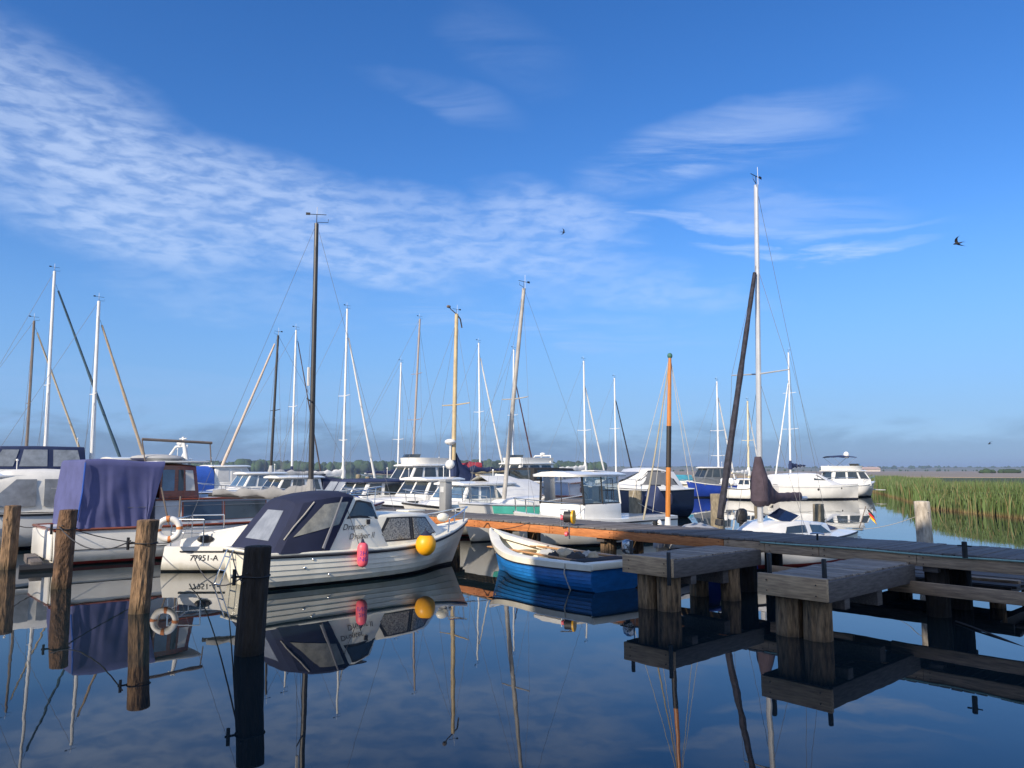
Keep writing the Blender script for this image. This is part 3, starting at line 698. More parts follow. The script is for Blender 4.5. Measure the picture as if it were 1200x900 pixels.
# ------------------------------------------------------------------ rigging
def spar_label(): pass
def rig(t, hull, base, top, mm, J, spread=((.45, .55),), rmast=.055, furl=None, furl_top=.92, furl_r=.05, boom=None, shroud=True, back=True, wr=.006, gear=True, stern_x=None, deckz=None, bowp=None):
    """base, top in the boat's own frame"""
    base, top = Vector(base), Vector(top); d = top - base
    n = 10; part('mast', t, mm, lambda b: b.tube([base - d * .02] + [base + d * (i / n) for i in range(n + 1)], [rmast] + [rmast * lerp(1, .72, max(0, i / n - .3)) for i in range(n + 1)], 10))
    bow = Vector(bowp) if bowp else Vector((base.x + J, 0, deckz if deckz else hull.sheer(min(1, hull.uof(base.x + J))) + .05))
    for f_, w in spread:
        p = base + d * f_
        for s in (-1, 1):
            part('spreader', t, mm, lambda b: b.tube([p, p + Vector((-.06, s * w, .04))], [rmast * .32, rmast * .22], 6))
    hw = hull.B / 2 * .92; cx = base.x - .1; cz = hull.sheer(hull.uof(cx))
    if shroud:
        for s in (-1, 1):
            pts = [Vector((cx, s * hw, cz))]
            if spread: f_, w = spread[0]; pts.append(base + d * f_ + Vector((-.06, s * w, .04)))
            pts.append(base + d * (furl_top if furl_top < .9 else .97)); part('shroud', t, wire, lambda b: b.tube(pts, wr, 4))
            part('lower_shroud', t, wire, lambda b: b.tube([Vector((cx - .3, s * hw * .97, cz)), base + d * (spread[0][0] if spread else .5) - d * .01], wr, 4))
    if J:
        ft = base + d * furl_top + Vector((rmast if J > 0 else -rmast, 0, 0))
        part('forestay', t, wire, lambda b: b.tube([bow, ft], wr, 4))
        if furl:
            m1 = 16
            part('furled_sail', t, furl, lambda b: b.tube([bow.lerp(ft, lerp(.035, .97, i / m1)) + Vector((0, 0, 0)) for i in range(m1 + 1)],
                 [furl_r * (lerp(.75, 1.05, math.sin(math.pi * min(1, i / m1 * 1.6 + .12)) if i / m1 < .4 else 1) * lerp(1, .55, i / m1)) * (1 + .10 * math.sin(i * 2.3)) for i in range(m1 + 1)], 9))
            part('furler_drum', t, rubber, lambda b: b.tube([bow.lerp(ft, .012), bow.lerp(ft, .03)], furl_r * 1.1, 10))
    if back:
        sxx = stern_x if stern_x is not None else -hull.L / 2 + .1
        part('backstay', t, wire, lambda b: b.tube([Vector((sxx, 0, hull.sheer(0) + .05)), top], wr, 4))
    if boom:
        Lb, zb, cm_, th = boom; bp = base + d * ((zb - base.z) / d.z); e = bp + Vector((-Lb, 0, .10)) if J >= 0 else bp + Vector((Lb, 0, .10))
        part('boom', t, mm, lambda b: b.tube([bp, e], rmast * .7, 8))
        if cm_:
            secs = []; k = 18
            for i in range(k + 1):
                f_ = i / k; c = bp.lerp(e, f_ * .96); hgt = th * (lerp(1.5, .45, f_ ** .7)) * (1 + .14 * math.sin(i * 2.1)); w = th * lerp(.42, .22, f_) * (1 + .1 * math.cos(i * 1.7))
                if i == 0: c = c + Vector((rmast * 1.6 * (1 if J >= 0 else -1), 0, 0))
                secs.append([c + Vector((0, w * math.cos(a), hgt * .5 + hgt * .62 * math.sin(a) - .04 * math.sin(i * 1.3 + a))) for a in [2 * math.pi * j / 12 for j in range(12)]])
            part('sail_cover', t, cm_, lambda b: b.loft(secs, closed=True, capa=True, capb=True), sharp=60)
            part('mast_collar', t, cm_, lambda b: b.tube([bp - d.normalized() * th * .5, bp + d.normalized() * th * .8, bp + d.normalized() * th * 2.3], [rmast * 1.9, rmast * 2.1, rmast * 1.15], 10))
    if gear:
        r = rmast
        part('wind_vane', t, rubber, lambda b: (b.tube([top, top + Vector((0, 0, .22))], .008, 5), b.tube([top + Vector((-.22, 0, .22)), top + Vector((.22, 0, .22))], .009, 5), b.box(top + Vector((-.20, 0, .23)), (.10, .01, .06)), b.tube([top + Vector((0, 0, .03)), top + Vector((.26, .08, .06)), top + Vector((.26, .08, .14))], .007, 5)))
        part('antenna', t, whitemast, lambda b: b.tube([top + Vector((0, .05, 0)), top + Vector((0, .05, .42))], .006, 4))
    return bow

def pulpit(t, hull, u0=.86, h=.5, m=chrome, r=.014, name='pulpit'):
    def f(b):
        pts = []
        for s in (1, -1):
            us = [u0, (u0 + 1) / 2, .985] if s > 0 else [.985, (u0 + 1) / 2, u0]
            for u in us: p = hull.pt(u, hull.sheer(u), s, -.03); pts.append(p + Vector((.04, 0, h)))
        b.tube(pts, r, 6)
        for u in (u0, .95):
            for s in (1, -1): p = hull.pt(u, hull.sheer(u), s, -.03); b.tube([p, p + Vector((.04, 0, h))], r, 6)
    return part(name, t, m, f)
def pushpit(t, hull, h=.5, u1=.12, m=chrome, r=.014):
    def f(b):
        P = lambda u, s: hull.pt(u, hull.sheer(u), s, -.04)
        pts = [P(u1, 1), P(.02, 1), P(.02, -1), P(u1, -1)]
        b.tube([p + Vector((0, 0, h)) for p in pts], r, 6); b.tube([p + Vector((0, 0, h * .5)) for p in pts], r * .7, 6)
        for p in pts: b.tube([p, p + Vector((0, 0, h))], r, 6)
    return part('stern_rail', t, m, f)
def lifelines(t, hull, us=(.2, .38, .56, .74), h=.5):
    for s in (1, -1):
        tops = []
        for u in us:
            p = hull.pt(u, hull.sheer(u), s, -.05); tops.append(p + Vector((0, 0, h)))
        part('stanchion_row', t, chrome, lambda b: [b.tube([q - Vector((0, 0, h)), q], .010, 5) for q in tops])
        part('lifeline', t, wire, lambda b: b.tube([hull.pt(.12, hull.sheer(.12), s, -.05) + Vector((0, 0, h))] + tops + [hull.pt(.86, hull.sheer(.86), s, -.05) + Vector((0, 0, h))], .005, 4))
def arch(t, name, m, st, n=14, e=.55, parent=None, **k):
    """canvas or moulded hood from arches: (x_foot, x_top, half width, z foot, z top)"""
    secs = []
    for xf, xt, w, z0, z1 in st:
        q = []
        for j in range(n + 1):
            a = math.pi * j / n; c, s_ = math.cos(a), math.sin(a)
            q.append(Vector((lerp(xf, xt, s_ ** .8), w * math.copysign(abs(c) ** e, c), z0 + (z1 - z0) * s_ ** e)))
        secs.append(q)
    return part(name, t, m, lambda b: b.loft(secs, capa=True, capb=True), sharp=50, **k)
def fender(t, p, r=.09, h=.42, m=gel, name='fender'):
    return part(name, t, m, lambda b: b.ell(p, (r, r, h / 2), 12, 10))
def outboard(t, x, y, z, s=1.0, m=gel, low=rubber, name='outboard_motor', tilt=0):
    f = part(name, t, m, lambda b: b.loft([[Vector((x + s * (px_ + .16 * tilt), y + s * w * math.cos(a) * .5, z + s * (zz))) + Vector((s * d_ * math.sin(a) * .5, 0, 0)) for a in [2 * math.pi * j / 14 for j in range(14)]]
          for px_, w, d_, zz in ((0, .22, .34, .02), (0, .30, .46, .08), (-.02, .32, .50, .30), (-.03, .28, .44, .44), (-.02, .12, .2, .50))], closed=True, capa=True, capb=True), sharp=60)
    part('motor_leg', f, low, lambda b: (b.tube([(x, y, z + .05 * s), (x + .03 * s, y, z - .75 * s)], [.09 * s, .05 * s], 8), b.tube([(x + .10 * s, y, z - .62 * s), (x - .16 * s, y, z - .62 * s)], [.05 * s, .02 * s], 8)))
    part('stripe', f, low, lambda b: b.box((x - .005, y, z + .15 * s), (.50 * s, .325 * s, .03 * s)))
    return f

# ------------------------------------------------------------------ generic sailing boat
def local(t, p):
    return (Matrix.Translation(t.location) @ Matrix.Rotation(t.rotation_euler.z, 4, 'Z')).inverted() @ Vector(p)
def world(t, p):
    return Matrix.Translation(t.location) @ Matrix.Rotation(t.rotation_euler.z, 4, 'Z') @ Vector(p)
SAILG = 'sailing boats with bare masts'
def sailboat(label, bpx, tpx, tpy, Dm, J, L=7.5, B=2.5, hullm=gel, mm=whitemast, furl=None, furl_px=None, hood=None, cover=None, boom_len=None, fb=.85, rm=.055, furl_top=.92, furl_r=.055, spread=((.5, .6),), head=None, sgn=1, stripe=None, boomz=1.75, deckz=1.25, detail=True, wr=None, back=True, xm=None, name='sailing_boat'):
    wr = wr or .004 + .00011 * Dm
    hd = head if head is not None else (HN if sgn > 0 else HN + math.pi)
    Pb = at(bpx, 551, Dm); Pt = at(tpx, tpy, Dm)
    xm = xm if xm is not None else L / 2 - .25 - abs(J)
    dirv = Vector((math.cos(hd), math.sin(hd), 0)); o = Vector((Pb.x, Pb.y, 0)) - dirv * xm
    t = thing(name, label, 'sailing boat', o, hd, SAILG)
    H = Hull(L, B, fb, fb * .93, fb * 1.22, rake=L * .09, ws=.62, um=.4, p=2.1)
    H.mesh(t, hullm, mboot=stripe or navyp, mbot=redp if random.random() < .3 else blackp); H.deck(t); H.rail(t, m=mahog if random.random() < .25 else alu, r=.02)
    dz = H.sheer(.5)
    st = [(xm - L * .27, xm - L * .25, B * .29, B * .25, dz - .02, dz + .42), (xm - .2, xm - .2, B * .27, B * .23, dz - .02, dz + .40), (xm + abs(J) * .35, xm + abs(J) * .28, B * .18, B * .15, dz, dz + .26)]
    hs_ = House(st, .05); cab = hs_.mesh(t, gel); ref = hs_.centre()
    for s in (1, -1):
        window(cab, hs_.side(s), [(.08, .30), (.42, .32), (.42, .78), (.10, .78)], ref)
        window(cab, hs_.side(s), [(.54, .34), (.80, .40), (.78, .76), (.54, .78)], ref)
    part('cockpit_coaming', t, gel, lambda b: [b.box((xm - L * .38, s * B * .30, dz + .09), (L * .24, .10, .2)) for s in (1,)]); part('cockpit_coaming', t, gel, lambda b: b.box((xm - L * .38, -B * .30, dz + .09), (L * .24, .10, .2)))
    if hood: arch(t, 'sprayhood', hood, [(xm - L * .34, xm - L * .35, B * .30, dz + .3, dz + 1.0), (xm - L * .27, xm - L * .29, B * .30, dz + .3, dz + 1.02), (xm - L * .19, xm - L * .20, B * .26, dz + .3, dz + .48)])
    base = Vector((xm, 0, dz + .38)); tl = local(t, (Pt.x, Pt.y, Pt.z)); tl.y *= 1
    bl = boom_len if boom_len is not None else L * .36
    rig(t, H, base, tl, mm, abs(J), spread=spread, rmast=rm, furl=furl, furl_top=furl_top, furl_r=furl_r, boom=(bl, boomz, cover, .26) if bl else None, wr=wr, back=back)
    pulpit(t, H); pushpit(t, H)
    if Dm < 45: lifelines(t, H)
    return t, H

# ------------------------------------------------------------------ generic motor boat
def motorboat(label, cpx, D, hd, L, B, style='hardtop', hullm=gel, fb=.8, roofz=1.9, wx=(-.15, .22), canopy=None, windowm=glassd, rail=True, boot=navyp, group='motor boats', roofm=gel, name='motor_boat', rub=rubber, fly=None, radar=False, framem=None, foredeck=True, px_is='centre', sheerbow=1.3, cabm=None):
    P = at(cpx, 551, D); t = thing(name, label, 'motor boat', (P.x, P.y, 0), hd, group)
    H = Hull(L, B, fb, fb * .97, fb * sheerbow, rake=L * .10, ws=.88, um=.45, p=2.6, kb=1.5)
    H.mesh(t, hullm, mboot=boot); H.deck(t, dz=-.0); H.rail(t, m=rub, r=.03)
    dz = H.sheer(.5); x0, x1 = wx[0] * L, wx[1] * L; w = B * .40; cabm = cabm or gel
    if foredeck:
        fz = dz + (roofz - dz) * .30
        hs_ = House([(x1 - .2, x1 - .2, w, w * .9, dz - .02, fz), (x1 + L * .10, x1 + L * .09, w * .8, w * .68, dz, fz), (L * .40, L * .36, w * .28, w * .2, H.sheer(.9) - .02, H.sheer(.9) + .06)], .06)
        fc = hs_.mesh(t, cabm, name='fore_cabin'); ref = hs_.centre()
        for s in (1, -1): window(fc, hs_.side(s), [(.12, .35), (.52, .35), (.46, .75), (.12, .75)], ref, windowm)
    lz = dz + (roofz - dz) * .36
    if style in ('hardtop', 'fly', 'canopy'):
        rk = (roofz - lz) * .55
        hs_ = House([(x0, x0 + .04, w, w * .92, dz - .02, lz), (x1, x1, w * .96, w * .9, dz - .02, lz)], .02)
        hs_.mesh(t, cabm, name='cabin_side')
        hw = House([(x0, x0 + .10, w * .92, w * .82, lz, roofz - .06), ((x0 + x1) / 2, (x0 + x1) / 2, w * .92, w * .82, lz, roofz - .05), (x1, x1 - rk, w * .9, w * .76, lz, roofz - .08)], .03)
        if style == 'canopy':
            o_ = hw.mesh(t, canopy, name='canopy', bevel=.04)
        else: o_ = hw.mesh(t, cabm, name='wheelhouse')
        ref = hw.centre(); k = 3
        for s in (1, -1):
            f_ = hw.side(s)
            window(o_, f_, [(.05, .12), (.34, .12), (.34, .86), (.08, .86)], ref, windowm, framem); window(o_, f_, [(.40, .12), (.68, .12), (.68, .86), (.40, .86)], ref, windowm, framem); window(o_, f_, [(.74, .12), (.96, .12), (.95, .86), (.74, .86)], ref, windowm, framem)
        f_ = hw.end(True)
        for a, c in ((.06, .47), (.53, .94)): window(o_, f_, rect(a, c, .12, .88), ref, windowm, framem)
        window(o_, hw.end(False), rect(.12, .88, .1, .85), ref, windowm)
        if style != 'canopy':
            part('roof', t, roofm, lambda b: b.loft([[Vector((x, y * w * .92 * ww, roofz - .04 + c)) for y, c in ((-1, -.05), (-1, 0), (-.6, .045), (0, .06), (.6, .045), (1, 0), (1, -.05))] for x, ww in ((x0 - .12, .9), (x0, 1), (x1 - rk - .1, 1), (x1 - rk + .22, .86))], capa=True, capb=True, closed=True), sharp=50)
        if canopy and style != 'canopy':
            arch(t, 'canopy', canopy, [(x0 - L * .24, x0 - L * .18, w * .98, dz, roofz - .12), (x0 - L * .10, x0 - L * .10, w, dz, roofz - .05), (x0 + .0, x0 + .0, w, dz, roofz - .03)])
    if fly or style == 'fly':
        part('flybridge_coaming', t, cabm, lambda b: b.loft([[Vector((x, s * w * .74, roofz)), Vector((x + .06 * (1 if x > (x0 + x1) / 2 else 0), s * w * .8, roofz + .34))] for x, s in ((x0, 1), ((x0 + x1) / 2, 1), (x1 - .6, .9), (x1 - .45, .5), (x1 - .42, 0), (x1 - .45, -.5), (x1 - .6, -.9), ((x0 + x1) / 2, -1), (x0, -1))]), sharp=60)
        part('windscreen', t, glassd, lambda b: b.loft([[Vector((x, s * w * .78, roofz + .34)), Vector((x - .1, s * w * .72, roofz + .52))] for x, s in ((x1 - .75, .9), (x1 - .42, .45), (x1 - .38, 0), (x1 - .42, -.45), (x1 - .75, -.9))]), sharp=60)
        if fly:
            part('bimini', t, fly, lambda b: b.loft([[Vector((x, y * w * .7, roofz + 1.12 + c + dzz)) for y, c in ((-1, -.1), (-.6, .0), (0, .04), (.6, 0), (1, -.1))] for x, dzz in ((x0 + .1, -.05), ((x0 + x1) / 2 - .3, .03), (x1 - .9, -.06))]), sharp=60)
            part('bimini_frame', t, chrome, lambda b: [b.tube([((x0 + x1) / 2 - .4, s * w * .7, roofz + .25), (x, s * w * .68, roofz + 1.05)], .014, 5) for s in (1, -1) for x in (x0 + .15, x1 - .95)])
    if radar:
        part('radar_arch', t, gel, lambda b: b.tube([(x0 + .3, w * .8, roofz), (x0 + .05, w * .6, roofz + .5), (x0 + .05, -w * .6, roofz + .5), (x0 + .3, -w * .8, roofz)], .05, 8))
        part('radar_dome', t, gel, lambda b: b.ell((x0 + .05, 0, roofz + .62), (.2, .2, .11), 14, 8))
    if rail: pulpit(t, H, u0=.62, h=.42, r=.013)
    part('navigation_light', t, gel, lambda b: (b.tube([(x0 + .2, 0, roofz), (x0 + .2, 0, roofz + .35)], .012, 6), b.ell((x0 + .2, 0, roofz + .38), .035, 8, 6)))
    return t, H

# ================================================================== near boats
# ---- cream motorboat with navy cockpit tent
hullD = Hull(5.35, 2.05, .64, .60, .98, draft=.28, ws=.84, um=.42, p=2.3, rake=.62, trake=.10, kb=1.3, km=5)
s0 = Vector((-4.93, 14.05, 0)); bw = Vector((-.98, 17.85, 0)); hdD = math.atan2(bw.y - s0.y, bw.x - s0.x)
tD = thing('motor_boat', 'cream clinker motorboat with navy cockpit tent, pink and yellow fenders hanging on its side', 'motor boat', (s0 + bw) / 2, hdD)
hullD.mesh(tD, gelc, mboot=blackp, strakes=6, step=.013, n=34, zb=.06)
hullD.deck(tD, gelc, u0=0, camber=.03); hullD.rail(tD, rubber, .026, dz=-.055); 
part('gunwale', tD, gelc, lambda b: b.tube([hullD.pt(u, hullD.sheer(u) - .01, 1, -.005) for u in [i / 24 for i in range(24)] + [.999]] + [hullD.pt(u, hullD.sheer(u) - .01, -1, -.005) for u in [i / 24 for i in range(23, -1, -1)]] + [hullD.pt(0, hullD.sheer(0) - .01, 1, -.005)], .03, 8))
# coach roof: fore cabin low, wheelhouse behind it
z0 = .60
hc = House([(-.70, -.70, .80, .70, z0, 1.19), (.10, .10, .80, .69, z0, 1.19), (.70, .70, .76, .64, z0, 1.18), (1.30, 1.15, .60, .47, z0 + .05, 1.15), (1.80, 1.30, .38, .30, z0 + .10, 1.08)], .05)
fc = hc.mesh(tD, gelc, name='fore_cabin', bevel=.03); ref = hc.centre()
for s in (1, -1):
    f = hc.side(s)
    window(fc, f, [(.125, .20), (.415, .20), (.415, .90), (.225, .90)], ref, curt, rubber, name='curtained_window', fd=.022)
    window(fc, f, [(.462, .20), (.755, .30), (.665, .88), (.462, .90)], ref, curt, rubber, name='curtained_window', fd=.022)
hw = House([(-1.45, -1.05, .86, .70, z0, 1.52), (-.75, -.70, .84, .68, z0, 1.55), (-.10, -.32, .82, .62, z0, 1.47)], .05)
wh = hw.mesh(tD, gelc, name='wheelhouse', bevel=.03); ref = hw.centre()
for s in (1, -1): window(wh, hw.side(s), [(.22, .66), (.95, .66), (.88, .93), (.42, .93)], ref, glassd, rubber, name='side_window', fd=.02)
for a, c in ((.08, .47), (.53, .92)): window(wh, hw.end(True), rect(a, c, .62, .93), ref, glassd, rubber, name='windscreen', fd=.02)
part('roof_edge', wh, navyp, lambda b: b.box((-.68, 0, 1.603), (.62, 1.16, .02)))
# cockpit tent
def tentsec(x0, x1, w, z0, z1, wt): return [Vector(p) for p in ((x0, w, z0), (lerp(x0, x1, .5), lerp(w, wt, .42), lerp(z0, z1, .5)), (lerp(x0, x1, .96), wt * 1.0, lerp(z0, z1, .95)), (x1, wt * .9, z1), (x1, wt * .4, z1 + .05), (x1, -wt * .4, z1 + .05), (x1, -wt * .9, z1), (lerp(x0, x1, .96), -wt, lerp(z0, z1, .95)), (lerp(x0, x1, .5), -lerp(w, wt, .42), lerp(z0, z1, .5)), (x0, -w, z0))]
secs = [tentsec(-2.56, -1.98, .84, .64, 1.50, .58), tentsec(-2.44, -1.86, .92, .63, 1.54, .68), tentsec(-2.1, -1.62, .95, .62, 1.60, .74), tentsec(-1.75, -1.25, .95, .62, 1.64, .74), tentsec(-1.5, -.92, .91, .62, 1.645, .72), tentsec(-1.44, -.80, .89, .62, 1.61, .68)]
tent = part('cockpit_tent', tD, cnavy, lambda b: b.loft(secs, capa=True, capb=True), sharp=28)
def tent_side(s):
    def f(u, v):
        n = len(secs) - 1; a = max(0, min(n - 1e-6, u * n)); i = int(a); fr = a - i
        k = v * 2; j = min(1, int(k)); g = k - j
        P = lambda q: q[j].lerp(q[j + 1], g); p = P(secs[i]).lerp(P(secs[i + 1]), fr); return Vector((p.x, s * p.y, p.z))
    return f
rt = Vector((-1.65, 0, 1.1))
for s in (1, -1):
    b = MB(); panel(b, tent_side(s), [(.26, .30), (.82, .46), (.84, .90), (.50, .88)], .008, rt, n=6); b.build('vinyl_window', vinyl2, tent)
    part('pole_sleeve', tent, mat('sleeve_grey', (.16, .17, .20), .8), lambda b: b.tube([tent_side(s)(.70, v) + Vector((0, s * .012, 0)) for v in (.05, .3, .6, .9, 1)], [.03, .028, .022, .018, .015], 6))
    part('pole_sleeve', tent, mat('sleeve_light', (.42, .40, .36), .8), lambda b: b.tube([tent_side(s)(lerp(.12, .36, v), lerp(.26, .97, v)) + Vector((0, s * .012, 0)) for v in (0, .33, .66, 1)], .013, 6))
def tent_back(a, v):
    q = secs[0]; k = v * 2; j = min(1, int(k)); g = k - j; p = q[j].lerp(q[j + 1], g); return Vector((p.x - .0, (a * 2 - 1) * p.y, p.z))
b = MB(); panel(b, tent_back, [(.22, .22), (.80, .22), (.76, .86), (.26, .86)], .008, rt, n=6); b.build('vinyl_window', vinyl, tent)
# name lettering, script on the cabin side (starboard side faces the viewer: -y)
def letters(parent, txt, size, fn, m=ink, shear=0, off=.006, name='lettering', flip=1):
    vs, fs = text_mesh(txt, size, shear); me = MB(); me.add([fn(v.x * flip, v.y, off) for v in vs], fs); return me.build(name, m, parent, smooth=False)
def on_side(hse, sg, x, z, off):
    """point on a house side at local x, z"""
    lo, hi = 0, 1
    f = hse.side(sg); 
    st = hse.st
    v = .4
    for _ in range(8):
        lo, hi = 0.0, 1.0
        for _ in range(18):
            md = (lo + hi) / 2
            if f(md, v).x < x: lo = md
            else: hi = md
        q = hse._s(lo); v = (z - q[4]) / (q[5] - q[4])
    p = f(lo, v); return Vector((x, p.y + sg * off, z))
letters(wh, 'Drunter', .155, lambda x, y, o: on_side(hw, -1, x - .86, y + 1.02, .012), mat('script_grey', (.10, .09, .08), .6), shear=.35)
letters(wh, 'Drüber II', .155, lambda x, y, o: on_side(hw, -1, x - .70, y + .84, .012), MATS['script_grey'], shear=.35)
part('vent', wh, rubber, lambda b: b.box(on_side(hw, -1, -.52, 1.10, .02), (.07, .03, .09)))
pulpit(tD, hullD, u0=.80, h=.30, r=.016)
part('mooring_light', tD, gelc, lambda b: b.ell((1.93, -.02, 1.05), (.15, .11, .10), 14, 8))
for u_, z_ in ((.16, .50), (.13, .36), (.22, .20)): part('skin_fitting', tD, chrome, lambda b: b.ell(hullD.pt(u_, z_, -1, .016), (.022, .01, .022), 10, 6))
sw = thing('swim_ladder', 'steel swim ladder hung over the transom of the cream motorboat', 'ladder', tD.location, hdD)
def lad(b):
    for y in (.62, .36): b.tube([(-2.62, y, .66), (-2.72, y, .62), (-2.95, y, .0), (-2.93, y, -.35)], .014, 6)
part('rails', sw, chrome, lad)
for k in range(3): part('rung', sw, chrome, lambda b: b.tube([(-2.76 - k * .085, .62, .5 - k * .24), (-2.76 - k * .085, .36, .5 - k * .24)], .012, 6))
part('stem_ring', tD, chrome, lambda b: b.ell((hullD.L / 2 - .40, 0, .42), (.05, .03, .05), 10, 6))
part('foredeck_hatch', tD, gelc, lambda b: b.box((1.05, 0, 1.235), (.45, .45, .03)), bevel=.01)
# fenders are loose things hanging on lines
def buoy(px, py, rr, label, m, ell, txt=None, u=None, y0=None):
    D_ = None
    best = None
    for i in range(200):
        uu = .3 + .65 * i / 199; z = .5; w_ = world(tD, hullD.pt(uu, z, -1, rr + .01)); 
        d = ray(px, py); e = abs(w_.x / w_.y - d.x / d.y)
        if best is None or e < best[0]: best = (e, uu, w_)
    w_ = best[2]; c = at(px, py, w_.y); t = thing('fender', label, 'fender', c, hdD, 'fenders on the cream motorboat')
    fnc = (lambda p: Vector((p.x, p.y, p.z)) if not txt else Vector((p.x, p.y, 0)) * (1 / max(.35, (1 - (p.z / ell[2]) ** 2) ** .5)) * (max(0, 1 - abs(p.z / ell[2]) ** 4.5) ** .5) + Vector((0, 0, p.z)))
    body = part('body', t, m, lambda b: b.ell((0, 0, 0), ell, 22, 24, fn=fnc), sharp=80)
    top = ell[2]
    part('eye', t, cnavy, lambda b: b.tube([(0, 0, top * .82), (0, 0, top * 1.02), (0, 0, top * 1.22)], [ell[0] * .62, ell[0] * .30, ell[0] * .12], 12))
    gz = hullD.sheer(best[1]) + .05 - 0; a = Vector((0, 0, top * 1.2)); tw = Vector((0, .12, 0))
    end = {'p': Vector((-.12, .42, 1.42 - c.z)), 'y': Vector((-.05, .30, .93 - c.z))}[txt and 'p' or 'y']
    part('line', t, rope_k, lambda b: b.tube([a, a + Vector((0, .01, .06)), Vector((0, .10, gz - c.z)), end], .006, 5))
    return t, body
tP, bP = buoy(425, 650, .11, 'salmon pink sausage fender with purple writing', fpink, (.105, .105, .235), txt=1)
def on_cyl(x, y, o, r=.108): return Vector((r * math.sin(x / r), -r * math.cos(x / r), y))
import builtins
for ln, zz in (('2H', .03), ('ING', -.075)):
    vs, fs = text_mesh(ln, .115, .1); me = MB(); me.add([on_cyl(v.x - .055, v.y + zz, 0) for v in vs], fs); me.build('lettering', purple, bP, smooth=False)
tY, bY = buoy(499, 638, .20, 'round bright yellow ball fender near the bow', fyel, (.205, .205, .225))

# ---- blue clinker rowing boat
bowF = Vector((-.47, 16.85, 0)); stF = Vector((1.86, 13.62, 0)); hdF = math.atan2(bowF.y - stF.y, bowF.x - stF.x)
LF = (bowF - stF).length
HF = Hull(LF, 1.62, .47, .46, .83, draft=.22, ws=.74, um=.40, p=2.15, rake=.42, trake=.10, kb=1.3, km=4.2)
tF = thing('rowing_boat', 'blue clinker rowing boat with cream gunwale moored along the jetty', 'rowing boat', (bowF + stF) / 2, hdF)
HF.mesh(tF, bluep, mboot=bluep, mbot=bluep, strakes=7, step=.014, n=34, zb=.02)
HI = Hull(LF - .14, 1.44, .46, .45, .80, draft=.22, ws=.74, um=.40, p=2.15, rake=.35, kb=1.3, km=3.2)
def inner(b):
    secs = []
    for i in range(25):
        u = min(.995, i / 24); zs = HI.sheer(u) - .02; fl = lerp(.10, .30, smooth01((u - .6) / .4))
        zz = [zs, zs * .8 + fl * .2, zs * .5 + fl * .5, zs * .2 + fl * .8, fl]
        P = [HI.pt(u, z, 1) for z in zz]; Q = [HI.pt(u, z, -1) for z in zz][::-1]; secs.append(P + Q)
    b.loft(secs, capa=True)
part('inner_shell', tF, dinghy_in, inner)
def gun(b):
    N_ = 30
    for s in (1, -1):
        secs = []
        for i in range(N_ + 1):
            u = min(.997, i / N_); zs = HF.sheer(u); o = HF.pt(u, zs, s, .03); o2 = HF.pt(u, zs - .10, s, .022)
            wi = min(.20 + .04 * u, HF.hb(u) * .9 + .01); inn = Vector((o.x, o.y - s * (wi), zs + .03)); in2 = Vector((o.x, inn.y, zs - .06))
            secs.append([o2, o + Vector((0, 0, .01)), o + Vector((0, -s * .05, .035)), inn, in2])
        b.loft(secs, closed=True, capa=True, capb=True)
part('gunwale', tF, gelc, gun, sharp=50)
part('transom_cap', tF, gelc, lambda b: b.box((-LF / 2 + .075, 0, .452), (.23, 1.24, .12)), bevel=.02)
part('rub_strip', tF, rubber, lambda b: [b.tube([HF.pt(min(.997, i / 24), HF.sheer(min(.997, i / 24)) - .10, s, .026) for i in range(25)], .012, 6) for s in (1, -1)])
for x in (-1.1, .1, 1.05): part('thwart', tF, mat('thwart_wood', (.42, .30, .17), .6, vary=.25, stretch=(8, 1, 1)), lambda b: b.box((x, 0, .34 + (.08 if x > 1 else 0)), (.24, 1.26 if x < 1 else .9, .035)), bevel=.006)
part('floor_boards', tF, mat('thwart_wood', (0, 0, 0)), lambda b: [b.box((-.2, y, .13), (2.3, .13, .02)) for y in (-.32, -.16, 0, .16, .32)])
for s in (1, -1):
    part('oar', tF, teak, lambda b: (b.tube([(-1.5, s * .52, .50), (.9, s * .42, .52)], .022, 8), b.box((1.15, s * .41, .52), (.55, .13, .02))), bevel=0)
def clut(b):
    rr = random.Random(2)
    for k in range(9): b.ell((rr.uniform(-1.5, -.3), rr.uniform(-.4, .4), .44 + rr.uniform(-.06, .05)), (rr.uniform(.06, .16), rr.uniform(.06, .12), rr.uniform(.04, .09)), 10, 7, mi=k % 3)
tag(part('fishing_gear', None, [creme, rope_k, cgrey], lambda b: [b.ell(world(tF, p), r, 14, 10, mi=m_, fn=lambda q: q + Vector((mn.noise(q * 14), mn.noise(q * 14 + Vector((5, 0, 0))), mn.noise(q * 14 + Vector((0, 9, 0))))) * .045) for p, r, m_ in (((-.75, .12, .52), (.15, .13, .11), 0), ((-.45, -.02, .50), (.13, .16, .10), 0), ((-1.1, .2, .50), (.17, .12, .10), 1), ((-.95, -.22, .50), (.13, .11, .09), 2), ((-1.3, -.05, .52), (.10, .12, .09), 0), ((-.15, .15, .47), (.16, .11, .10), 2), ((.15, -.1, .46), (.11, .14, .09), 0), ((-.6, .33, .50), (.12, .08, .07), 1))]), 'beige and dark bundles of net lying on the thwarts of the blue boat', 'nets')
coil = MB()
for k in range(3):
    coil.tube([world(tF, (.55 + k * .02, -.45 - .02 * k + .10 * math.cos(a), .38 + .14 * math.sin(a) + .012 * k)) for a in [2 * math.pi * j / 18 for j in range(19)]], .010, 6)
tag(coil.build('rope_coil', rope_k), 'dark coil of rope hung inside the bow half of the blue boat', 'rope')
f_ = outboard(tF, -LF / 2 + .20, -.42, .60, .50, foil, rubber)
f_['label'] = 'outboard motor wrapped in silver foil'
